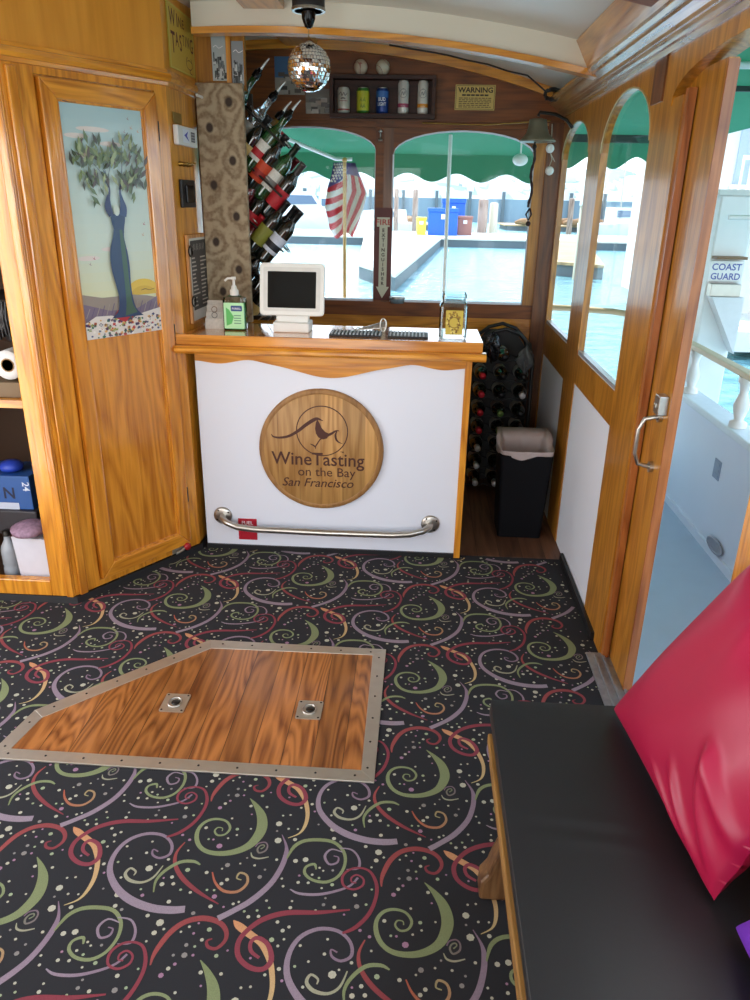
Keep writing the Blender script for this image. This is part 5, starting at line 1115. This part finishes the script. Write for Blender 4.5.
# ================================================================== HATCH, BENCH, PILLOWS
ha = thing('floor_hatch', 'oak plank floor hatch in a riveted metal frame set in the carpet', 'hatch', (-.65, 2.1, 0))
out = [(-.758, 2.462), (-.074, 2.455), (-.077, 1.746), (-1.262, 1.757), (-1.222, 1.99)]
inn = [(-.738, 2.405), (-.123, 2.412), (-.119, 1.795), (-1.205, 1.803), (-1.180, 1.955)]
b = MB()
for k in range(5):
    q = [out[k], out[(k+1) % 5], inn[(k+1) % 5], inn[k]]; b.slab([(x, y, .0006) for x, y in q], (0, 0, .0056))
b.build('metal_frame', M['hatchsteel'], ha, bevel=.0012)
MB().slab([(x, y, .0008) for x, y in inn], (0, 0, .0040)).build('plank_panel', M['hatch'], ha)
b = MB()
for k in range(5):
    p, q = Vector(out[k]), Vector(out[(k+1) % 5]); c_ = sum((Vector(v) for v in out), Vector((0, 0)))/5; n_ = max(2, int((q-p).length/.11))
    for i in range(n_):
        v = p+(q-p)*(i+.5)/n_; e = (q-p).normalized(); nn = Vector((-e.y, e.x)); nn = nn if nn.dot(c_-v) > 0 else -nn; v = v+nn*.024
        b = MB(); b.lathe([(.0040, 0), (.003, .0014), (0, .002)], (v.x, v.y, .0062), seg=10); b.build('rivet', M['iron'], ha)
for x, y in ((-.772, 2.066), (-.314, 2.066)):
    b = MB(); b.slab([(x+px, y+py, .0048) for px, py in rrect(-.042, .042, -.048, .048, .006)], (0, 0, .003)); lt = b.build('latch_plate', M['hatchsteel'], ha)
    b = MB(); b.tube([(x+.022*math.cos(t), y+.026*math.sin(t), .0095) for t in [2*PI*k/20 for k in range(20)]], .0035, 8, closed=True); b.build('lift_ring', M['steel'], lt)
    b = MB(); b.lathe([(.016, 0), (.016, .0015), (0, .0015)], (x+.004, y, .0078), seg=18)
    for sx in (-1, 1):
        for sy in (-1, 1): b.lathe([(.004, 0), (.003, .001)], (x+.034*sx, y+.040*sy, .0078), seg=8)
    b.build('keyhole_and_screws', M['iron'], lt)

M['bench_leg'] = wood('worn_dark_leg', L(60, 36, 20), L(120, 86, 54), 'Z', coat=.3)
bn = thing('bench', 'wooden bench with a long black vinyl cushion along the starboard side', 'bench', (.47, .5, 0))
def cush(u, v):
    # u round the section, v along the length; soft rounded edges
    x0, x1, z0, z1 = .212, .735, .418, .462
    per = rrect(x0, x1, z0, z1, .016, 4); k = u*len(per); i = int(k) % len(per); j = (i+1) % len(per); f_ = k-int(k)
    x = per[i][0]+(per[j][0]-per[i][0])*f_; z = per[i][1]+(per[j][1]-per[i][1])*f_
    return x, z
sec = rrect(.212, .735, .418, .462, .015, 4)
b = MB(); ys = [1.555, 1.550, 1.535]+[1.50-.05*i for i in range(45)]; ins = [.012, .003, 0]+[0]*45; k_ = len(sec); vs = []
# dense top for gentle puckers
b2 = MB()
def topz(x, y): 
    e = min(x-.212, .735-x, 1.555-y, .10)/.10
    z = .462+.006*max(e, 0)**.5
    z += .0022*math.exp(-((x-.36)/.10)**2)*(math.exp(-((y-1.17+.12*(x-.36))/.014)**2)+.8*math.exp(-((y-1.12+.10*(x-.36))/.012)**2)-.6*math.exp(-((y-1.145)/.012)**2))
    return z
for y, i_ in zip(ys, ins):
    for x, z in sec: vs.append((min(max(x, .212+i_), .735-i_), y, min(max(z, .418+i_), .462-i_)))
fs_ = [(j*k_+i, j*k_+(i+1) % k_, (j+1)*k_+(i+1) % k_, (j+1)*k_+i) for j in range(len(ys)-1) for i in range(k_)]
b.add(vs, fs_+[tuple(range(k_)), tuple(range((len(ys)-1)*k_, len(ys)*k_))], 0, None, True)
b.grid(lambda u, v: (.214+.519*u, 1.553-1.9*v, topz(.214+.519*u, 1.553-1.9*v)-.0015), 40, 150)
b.build('cushion', M['vinyl'], bn)
b = MB(); b.box(.205, .735, -.75, 1.48, .392, .418); b.box(.212, .235, -.75, 1.46, .34, .392); b.box(.235, .735, 1.43, 1.46, .34, .392); b.build('seat_frame', wood('bench_oak_edge', L(112, 76, 34), L(152, 110, 54), 'Y', coat=.1, rough=.5), bn, bevel=.003)
for yy in (1.40, -.45):
    b = MB(); s_ = [(.32, .39), (.315, .33), (.30, .27), (.275, .22), (.25, .17), (.232, .12), (.222, .08), (.206, .055), (.204, 0), (.272, 0), (.28, .05), (.285, .10), (.30, .16), (.325, .22), (.35, .27), (.37, .32), (.38, .39)]
    b.slab([(x, yy-.03, z) for x, z in s_], (0, .06, 0)); b.build('leg', M['bench_leg'], bn, bevel=.008)
for yy in (1.40, -.45):
    b = MB(); b.box(.66, .71, yy-.025, yy+.025, 0, .392); b.build('leg', M['brown_z'], bn, bevel=.004)

def pillow(name, lab, cat, p00, p10, p11, p01, th, m_, puck=.012, seed=1, wr=None):
    """stuffed square cushion between four corner points; bulges both ways and pulls in along the edges"""
    p00, p10, p11, p01 = map(Vector, (p00, p10, p11, p01)); nn = (p10-p00).cross(p01-p00).normalized(); b = MB(); rp = random.Random(seed)
    ph = [rp.uniform(0, 6) for _ in range(4)]
    def surf(sgn):
        def f(u, v):
            ex, ey = 4*u*(1-u), 4*v*(1-v)
            uu = u+(.5-u)*.10*(1-abs(2*u-1)**2)*0+(.5-u)*.07*ey; vv = v+(.5-v)*.07*ex
            p = p00*(1-uu)*(1-vv)+p10*uu*(1-vv)+p11*uu*vv+p01*(1-uu)*vv
            bl = th*(max(ex, 0)*max(ey, 0))**.42
            wv = puck*(math.sin(9*u+5*v+ph[0])*math.sin(4*v+ph[1])+.5*math.sin(17*u-6*v+ph[2]))*(1-.55*ex*ey)*min(1, 6*min(u, v, 1-u, 1-v))
            if wr: wv += wr(u, v)
            return p+nn*(sgn*bl+wv)
        return f
    b.grid(surf(1), 110, 110); b.grid(surf(-1), 60, 60)
    o = b.build(name, m_, weld=True); return tag(o, lab, cat)
def creases(u, v):
    z = 0
    for (u0, v0, a, ln, w_, h_) in ((.96, .10, 2.15, .42, .035, .016), (.90, .05, 2.6, .34, .028, .012), (.99, .26, 2.45, .34, .035, .018), (.80, .03, 2.85, .3, .02, .007), (.45, .75, 1.9, .5, .06, .006)):
        dx, dy = u-u0, v-v0; s_ = dx*math.cos(a)+dy*math.sin(a); t_ = -dx*math.sin(a)+dy*math.cos(a)
        z += h_*math.exp(-(t_/w_)**2)*math.exp(-((s_-ln/2)/(ln*.5))**4)
    return z
pillow('throw_pillow', 'large crimson satin pillow leaning against the side wall on the bench', 'pillow', (.505, 1.52, .475), (.553, .99, .478), (.705, .93, .88), (.712, 1.43, .93), .085, M['red_satin'], .006, 3, creases)
pillow('throw_pillow', 'shiny purple pillow at the bottom right corner of the photo', 'pillow', (.565, .93, .49), (.585, .58, .49), (.715, .56, .72), (.70, .88, .70), .075, M['purple_satin'], .006, 5)

# ================================================================== OUTSIDE: CANOPIES, RAILS, HARBOUR
def scallop(mb, x0, x1, y, ztop, drop, amp, pitch, n=90):
    for i in range(n):
        a, b_ = x0+(x1-x0)*i/n, x0+(x1-x0)*(i+1)/n
        za, zb = ztop-drop-amp*math.cos(2*PI*(a-.06)/pitch), ztop-drop-amp*math.cos(2*PI*(b_-.06)/pitch)
        mb.slab([(a, y, za), (b_, y, zb), (b_, y, ztop), (a, y, ztop)], (0, .006, 0))
aw = thing('bow_awning', 'green canvas awning with scalloped edge over the bow outside the front windows', 'awning', (-.6, 5.5, 2.0))
b = MB(); b.slab([(-2.2, 4.62, 2.16), (.95, 4.62, 2.16), (.95, 6.2, 1.925), (-2.2, 6.2, 1.925)], (0, 0, .008)); b.build('canopy', M['green_canvas'], aw)
b = MB(); scallop(b, -2.2, .95, 6.2, 1.930, .165, .030, .372, 120); b.build('valance', M['green_canvas'], aw, weld=True)
b = MB(); b.tube([(-.98, 5.3, 1.99), (-.64, 5.9, 1.87), (-.52, 5.9, 1.87)], .014, 8); b.build('frame', M['white'], aw)
b = MB(); b.tube([(.168, 5.6, 2.02), (.178, 5.6, .40)], .0135, 12); b.lathe([(.04, .395), (.04, .41), (.014, .415)], (.178, 5.6, 0), seg=14)
tag(b.build('awning_post', M['white']), 'slim white post holding up the green awning, seen through the right front window', 'post')
lm = MB(); lm.sphere((.62, 5.4, 1.86), .05, 18, 12, sz=.75); lm.tube([(.62, 5.4, 1.89), (.62, 5.4, 2.06)], .006, 6); tag(lm.build('deck_lamp', M['white']), 'round white lamp under the green awning by the bell', 'lamp')
sa_ = thing('side_awning', 'green canvas canopy over the side deck outside the open door', 'awning', (1.6, 4, 2.2))
b = MB(); b.slab([(.82, 1.1, 2.24), (2.5, 1.1, 2.24), (2.5, 7.3, 2.16), (.82, 7.3, 2.16)], (0, 0, .008)); b.build('canopy', M['green_canvas'], sa_)
b = MB(); b.box(.85, 2.5, 7.28, 7.34, 2.10, 2.16); b.box(.85, 2.48, 4.6, 4.63, 2.17, 2.20); b.build('beam', mat('awning_beam', L(44, 56, 50), .6), sa_)
b = MB(); b.tube([(.85, 3.9, 2.185), (2.5, 3.9, 2.185)], .016, 10); b.build('pipe', M['white'], sa_)
b = MB(); scallop(b, .85, 2.46, 7.35, 2.11, .17, .05, .40, 60); b.build('valance', M['green_canvas'], sa_, weld=True)

hr = thing('handrail', 'white and tan handrail outside the open door above the bulwark', 'railing', (1.52, 3, .6))
b = MB(); b.box(1.495, 1.55, -1.6, 5.4, .872, .90); b.build('rail', mat('tan_rail', L(214, 196, 160), .5), hr, bevel=.006)
for y in (2.2, 2.85, 3.52, 4.2, 4.9, 5.35):
    b = MB(); b.lathe([(.040, .636), (.040, .66), (.020, .67), (.034, .72), (.036, .745), (.018, .80), (.026, .84), (.034, .85), (.034, .872)], (1.523, y, 0), seg=18); b.build('baluster', M['white'], hr)
# bow rail, seen through the side windows
b = MB(); b.box(1.50, 1.54, 5.4, 5.44, .38, .87); tag(b.build('rail_post', M['white']), 'short white post ending the handrail near the bow', 'post')
b = MB(); b.tube([(1.52, 5.44, .885), (1.40, 5.62, .885), (1.1, 5.75, .885), (.60, 5.80, .885)], .022, 8); tag(b.build('bow_rail', mat('tan_bow_rail', L(206, 180, 140), .5)), 'tan rail crossing low outside both side windows', 'railing')

# dock pillar with the coast guard plate
cp = thing('dock_pillar', 'tall white dock pillar beyond the open doorway', 'pillar', (1.85, 4.6, -.9))
b = MB(); b.box(1.66, 1.86, 4.62, 5.3, -.9, 1.66); b.build('shaft', mat('pillar_white', L(238, 238, 234), .6, noise=.06, scale=8), cp, bevel=.01)
b = MB(); b.box(1.64, 1.88, 4.60, 5.32, 1.66, 1.69); b.build('cap', mat('pillar_cap', L(224, 222, 216), .6), cp)
b = MB(); b.slab([(1.67, 4.62, 1.12), (1.85, 4.62, 1.12), (1.85, 4.62, .80)], (0, -.10, 0)); b.build('bracket', mat('pillar_bracket', L(222, 222, 220), .6), cp)
cg = thing('coast_guard_sign', 'white plate lettered COAST GUARD fixed to the dock pillar', 'sign', (1.8, 4.43, 1.15))
b = MB(); b.box(1.655, 1.845, 4.595, 4.617, 1.20, 1.315); b.build('plate', M['white'], cg, bevel=.002)
b = MB(); b.box(1.665, 1.835, 4.55, 4.617, 1.12, 1.19); b.build('lamp_box', M['hatchsteel'], cg, bevel=.004)
b = MB(); b.box(1.665, 1.835, 4.54, 4.617, 1.325, 1.34); b.build('hood', mat('hood_brown', L(130, 100, 70), .6), cg)
A_ = Art(plane_fn((1.75, 4.595, 1.20), (1, 0, 0), (0, 0, 1))); A_.text('COAST', 0, .064, .050, L(80, 90, 160), bold=.02, width=.165); A_.text('GUARD', 0, .012, .050, L(80, 90, 160), bold=.02, width=.165)
A_.build('lettering', M['paint'], cg, fix=False)
b = MB(); b.tube([(1.60, 4.3, 1.55), (3.2, 4.3, 1.55)], .012, 8); tag(b.build('guy_pipe', M['white']), 'thin white pipe crossing in front of the dock pillar', 'pipe')

# pale waterfront building beyond the door
wbd = thing('waterfront_building', 'pale two-storey waterfront building with balcony rails beyond the doorway', 'building', (8, 16, -.4))
PALE = mat('pale_facade', L(226, 220, 210), .7, noise=.05)
b = MB(); b.box(5.6, 16, 16, 22, -.5, 5.4); b.build('walls', PALE, wbd)
b = MB(); b.slab([(5.4, 15.4, 5.4), (16.2, 15.4, 5.4), (16.2, 22.4, 5.4), (5.4, 22.4, 5.4)], (0, 0, .3)); b.build('roof', mat('roof_grey', L(120, 116, 112), .7), wbd)
for k in range(9):
    x = 5.9+1.05*k; b = MB(); b.box(x, x+.55, 15.94, 16.0, 2.0, 3.1); wn_ = b.build('window', mat('facade_glass', L(170, 182, 196), .2), wbd); b = MB(); b.box(x-.06, x+.61, 15.9, 15.95, 1.92, 2.0); b.build('sill', M['white'], wn_)
    b = MB(); b.box(x-.25, x-.15, 14.4, 14.5, -.4, 3.9); b.build('column', M['white'], wbd)
b = MB(); b.box(5.4, 15.4, 14.3, 16, 1.45, 1.6); b.box(5.4, 15.4, 14.3, 14.36, 2.35, 2.42)
for k in range(70): b.box(5.4+.14*k, 5.43+.14*k, 14.31, 14.35, 1.6, 2.35)
b.box(5.4, 15.4, 14.2, 16, 3.85, 3.95); b.build('balcony', M['white'], wbd)
struct(MB().slab([(5.2, 13.5, -.75), (60, 13.5, -.75), (60, 26, -.75), (11, 26, -.75)], (0, 0, .35)).build('quay', mat('quay_concrete', L(214, 210, 202), .8)))

# --- harbour water
m, t, bs = base_mat('harbour_water'); n = t.nodes; l = t.links
tc = n.new('ShaderNodeTexCoord'); mp = n.new('ShaderNodeMapping'); mp.inputs['Scale'].default_value = (.8, 1.6, 1); l.new(tc.outputs['Object'], mp.inputs[0])
nz = n.new('ShaderNodeTexNoise'); nz.inputs['Scale'].default_value = 1.6; nz.inputs['Detail'].default_value = 5; nz.inputs['Roughness'].default_value = .6; l.new(mp.outputs[0], nz.inputs['Vector'])
bp = n.new('ShaderNodeBump'); bp.inputs['Strength'].default_value = 1; bp.inputs['Distance'].default_value = .22; l.new(nz.outputs[0], bp.inputs['Height']); l.new(bp.outputs[0], bs.inputs['Normal'])
rp = n.new('ShaderNodeValToRGB'); rp.color_ramp.elements[0].position = .35; rp.color_ramp.elements[0].color = L(84, 136, 146); rp.color_ramp.elements[1].position = .65; rp.color_ramp.elements[1].color = L(132, 176, 176)
l.new(nz.outputs[0], rp.inputs[0]); l.new(rp.outputs[0], bs.inputs['Base Color']); bs.inputs['Roughness'].default_value = .18
struct(MB().add([(-1200, -60, -.9), (1200, -60, -.9), (1200, 2600, -.9), (-1200, 2600, -.9)], [(0, 1, 2, 3)]).build('water', m, origin=(0, 0, -.9)))

# --- flag on the jackstaff
fg = thing('flag', 'stars and stripes flag hanging in folds on a wooden pole at the bow', 'flag', (-.545, 5.6, .4))
b = MB(); b.tube([(-.540, 5.6, .40), (-.545, 5.6, 1.845)], .0125, 12); b.sphere((-.545, 5.6, 1.85), .018, 12, 8); b.build('pole', wood('pole_wood', L(196, 146, 76), L(236, 196, 126), 'Z', coat=.1), fg)
def interp(tab, t):
    for (a, x), (b_, y) in zip(tab[:-1], tab[1:]):
        if t <= b_: return x+(y-x)*(t-a)/(b_-a)
    return tab[-1][1]
FLl = [(0, -.625), (.15, -.64), (.35, -.672), (.6, -.69), (.72, -.672), (.9, -.655), (1, -.625)]; FRr = [(0, -.475), (.15, -.445), (.4, -.39), (.62, -.415), (.8, -.45), (1, -.49)]
def FLG(s_, t_): x = interp(FLl, t_)+(interp(FRr, t_)-interp(FLl, t_))*s_; return (x, 5.625+.022*math.sin(3.2*PI*s_+2.2*t_)+.03*abs(s_-.5), 1.835-.475*t_-.02*math.sin(PI*s_*2+.5)*t_)
FR_, FW_, FB_ = L(206, 40, 56), L(236, 232, 230), L(88, 84, 150)
def FC(s_, t_):
    if s_ < .46:
        if t_ < .33-.12*(s_/.46): return FB_
        return FR_ if int((t_+.16*(.46-s_)*-1+.02)/.085) % 2 else FW_
    if t_ < .16+.05*(s_-.5): return FB_
    return FW_ if int((s_-.46+.26*t_**1.5)/.115) % 2 else FR_
b = MB(); b.grid(FLG, 60, 80, colfn=FC); b.build('cloth', M['paint'], fg, fix=False)
st = MB(); ra = random.Random(2)
for i in range(4):
    for j in range(8):
        u, v = .06+.11*i+(.05 if j % 2 else 0), .025+.036*j
        if v > .30-.12*u/.46 or u > .44: continue
        c_ = Vector(FLG(u, v))+Vector((0, -.008, 0)); st.add([c_+Vector((math.sin(2*PI*k/10)*(.011 if k % 2 == 0 else .005), 0, math.cos(2*PI*k/10)*(.011 if k % 2 == 0 else .005))) for k in range(10)], [tuple(range(10))])
st.build('stars', M['white'], fg, fix=False)

# --- docks, pilings, dock boxes
CONC = mat('dock_concrete', L(222, 214, 200), .8, noise=.08, scale=.5); PLK = wood('dock_planks', L(150, 120, 84), L(196, 168, 124), 'X', scale=1.2, coat=0, rough=.8); FEN = mat('dock_fender', L(104, 112, 114), .8)
def dock(poly, lab, m_, g=None):
    d_ = thing('dock', lab, 'dock', (poly[0][0], poly[0][1], -.9), g)
    MB().slab([(x, y, -.50) for x, y in poly], (0, 0, .10)).build('decking', m_, d_)
    c_ = [sum(p[0] for p in poly)/len(poly), sum(p[1] for p in poly)/len(poly)]
    MB().slab([(c_[0]+(x-c_[0])*.985, c_[1]+(y-c_[1])*.985, -.92) for x, y in poly], (0, 0, .42)).build('float', FEN, d_)
dock([(-60, 47), (70, 47), (70, 56), (-60, 56)], 'long pale dock walkway crossing behind the harbour basin', CONC)
dock([(-2.1, 26.5), (-.72, 22.8), (1.15, 46.9), (-3.4, 46.9)], 'pale finger dock pointing at the boat between the front windows', CONC)
dock([(5.0, 29.5), (6.5, 28.2), (9.6, 46.9), (7.6, 46.9)], 'planked finger dock seen through the narrow side window', PLK)
dock([(7.9, 31), (9.6, 30), (15.5, 46.9), (12.8, 46.9)], 'planked finger dock seen through the wide side window', PLK)
dock([(8, 78), (40, 76), (40, 84), (8, 86)], 'low float beyond the walkway at the right', PLK)
dock([(-9, 74), (2, 74), (2, 80), (-9, 80)], 'low float beyond the walkway, behind the blue boxes', PLK)
ra = random.Random(21); b = MB()
for k in range(70):
    x, y = (ra.uniform(9, 38), ra.uniform(77, 84)) if k < 50 else (ra.uniform(-8, 1), ra.uniform(75, 79)); b.lathe([(0, 0), (.45, .1), (.5, .35), (.2, .6), (0, .65)], (x, y, -.4), seg=10, sx=ra.uniform(1, 2.2))
tag(b.build('resting_sea_lions', mat('sea_lion_brown', L(150, 110, 72), .8)), 'tan and brown sea lions heaped on the low floats', 'sea lions', kind='stuff')
def piling(x, y, top, r, c_, lab, cap=False):
    p_ = thing('piling', lab, 'piling', (x, y, -.9), 'mooring pilings')
    MB().lathe([(r, -2), (r, top), (r*.7, top+.08), (0, top+.1)], (x, y, 0), seg=16).build('shaft', c_, p_)
    if cap: MB().lathe([(r*1.15, top), (r*1.1, top+.15), (0, top+.9)], (x, y, 0), seg=16).build('cap', M['white'], p_)
PW = wood('piling_wood', L(124, 100, 84), L(172, 148, 130), 'Z', scale=2, coat=0, rough=.9); PL2 = mat('piling_pale', L(196, 186, 160), .8)
piling(4.22, 56.6, 1.72, .34, PW, 'thick brown piling to the right of the blue dock boxes')
piling(5.05, 57.5, 1.5, .30, PL2, 'pale piling just right of the thick brown one')
piling(5.62, 28.2, 1.55, .2, PL2, 'grey piling with white pointed cap in the narrow side window', True)
piling(10.9, 60, 1.9, .2, PW, 'thin dark piling in the middle of the wide side window'); piling(-1.9, 58, 2.3, .16, PW, 'thin piling beside the mullion, left of the blue boxes')
piling(13.4, 66, 2.3, .22, PW, 'thin dark piling right of centre in the wide side window')
piling(-.55, 59, 2.3, .2, PW, 'thin piling left of the yellow dock bin')
def dbox(nm, x, y, w_, h_, d_, c_, lab, cat):
    t = thing(nm, lab, cat, (x, y, -.4)); b = MB(); b.box(x-w_/2, x+w_/2, y, y+d_, -.4, -.4+h_*.86); b.build('body', c_, t, bevel=.03); b = MB(); b.box(x-w_/2-.04, x+w_/2+.04, y-.04, y+d_+.04, -.4+h_*.86, -.4+h_); b.build('lid', c_, t, bevel=.03)
    b = MB(); b.box(x-.12, x+.12, y-.06, y, -.4+h_*.6, -.4+h_*.78); b.build('latch', M['white'], t)
BLU = mat('dock_box_blue', L(30, 96, 200), .4)
dbox('dock_box', 1.30, 50.5, 1.85, 1.60, 1.3, BLU, 'large blue dock box on the walkway, in front', 'dock box')
dbox('dock_box', 2.05, 53.5, 1.5, 2.2, 1.3, BLU, 'taller blue dock box behind and right of the large one', 'dock box')
dbox('dock_bin', -.05, 50.5, .60, 1.05, .8, mat('dock_yellow', L(226, 220, 70), .4), 'yellow bin standing left of the blue dock boxes', 'bin')
dbox('dock_crate', 2.75, 51.5, .9, 1.15, .8, mat('dock_crate_brown', L(160, 110, 96), .6), 'brown crate right of the blue dock boxes', 'crate')
# breakwater
bk = struct(MB().box(-70, 90, 108, 110, -2, 2.0).build('breakwater', mat('breakwater_concrete', L(140, 156, 164), .8, noise=.1, scale=.3)))
for k in range(34): MB().box(-60+4.4*k, -59.6+4.4*k, 107.3, 108, -2, 2.9).build('pile', FEN, bk)
# boats
def boat(x, y, s_, yaw, lab):
    t = thing('motor_boat', lab, 'boat', (x, y, -.9), 'moored boats'); ca, sa = math.cos(yaw), math.sin(yaw)
    T = lambda a, b_, c_: (x+s_*(a*ca-b_*sa), y+s_*(a*sa+b_*ca), -.9+s_*c_)
    b = MB(); sec_ = []
    for a, w_, h_ in ((-3.5, 1.25, 1.1), (-2, 1.35, 1.12), (0, 1.3, 1.2), (2, .95, 1.35), (3.3, .35, 1.5), (3.9, .02, 1.6)): sec_ += [T(a, -w_, h_), T(a, -w_*.8, 0), T(a, w_*.8, 0), T(a, w_, h_)]
    b.add(sec_, [(4*i+j, 4*i+j+1, 4*i+j+5, 4*i+j+4) for i in range(5) for j in range(3)]+[(4*i+3, 4*i, 4*i+4, 4*i+7) for i in range(5)]+[(0, 1, 2, 3)]); b.build('hull', M['white'], t)
    b = MB(); b.slab([T(-1.5, -.95, 1.1), T(1.6, -.85, 1.2), T(.9, -.75, 2.3), T(-1.4, -.8, 2.3)], Vector(T(0, 1.7, 0))-Vector(T(0, 0, 0))); cb_ = b.build('cabin', M['white'], t)
    b = MB(); b.slab([T(-1.2, -.98, 1.6), T(1.1, -.90, 1.65), T(.8, -.84, 2.1), T(-1.2, -.90, 2.1)], Vector(T(0, 1.84, 0))-Vector(T(0, 0, 0))); b.build('windows', mat('boat_glass', L(90, 110, 130), .2), cb_)
    b = MB(); b.tube([T(-.6, 0, 2.3), T(-.7, 0, 6.5)], .05*s_, 6); b.build('mast', M['steel'], t)
for a in ((-9.5, 60, 1.3, .3, 'white motor boat moored left of the flag'), (-2.6, 64, .8, 2.6, 'white motor boat moored just right of the flag'), (-15, 66, 1.5, .1, 'larger white motor boat behind the wine bottles'), (16, 64, 1.0, .2, 'small white boat beyond the narrow side window'), (-7.5, 72, 1.2, .0, 'white motor boat behind the flag')): boat(*a)
# far shore
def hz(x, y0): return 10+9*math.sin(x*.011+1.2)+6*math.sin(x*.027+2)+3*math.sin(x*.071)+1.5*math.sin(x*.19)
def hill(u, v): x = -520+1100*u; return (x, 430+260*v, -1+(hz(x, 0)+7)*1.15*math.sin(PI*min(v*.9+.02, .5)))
struct(MB().grid(hill, 160, 12).build('hills', mat('hazy_hillside', L(176, 186, 178), .9, noise=.12, scale=.05), fix=False))  # distance haze is put into the pale hill colour
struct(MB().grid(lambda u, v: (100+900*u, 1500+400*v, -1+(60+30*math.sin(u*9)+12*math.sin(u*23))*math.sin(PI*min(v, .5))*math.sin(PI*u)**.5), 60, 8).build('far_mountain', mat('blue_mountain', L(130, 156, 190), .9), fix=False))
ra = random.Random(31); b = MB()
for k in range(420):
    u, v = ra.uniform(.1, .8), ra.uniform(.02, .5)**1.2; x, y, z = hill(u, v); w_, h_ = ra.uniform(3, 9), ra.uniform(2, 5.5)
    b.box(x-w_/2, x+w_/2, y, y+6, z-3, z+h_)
tag(b.build('hillside_houses', mat('house_haze_white', L(222, 220, 216), .8, noise=.2, scale=.03)), 'pale crowd of houses covering the far hillside', 'houses', kind='stuff')  # house colour paled to carry the same distance haze
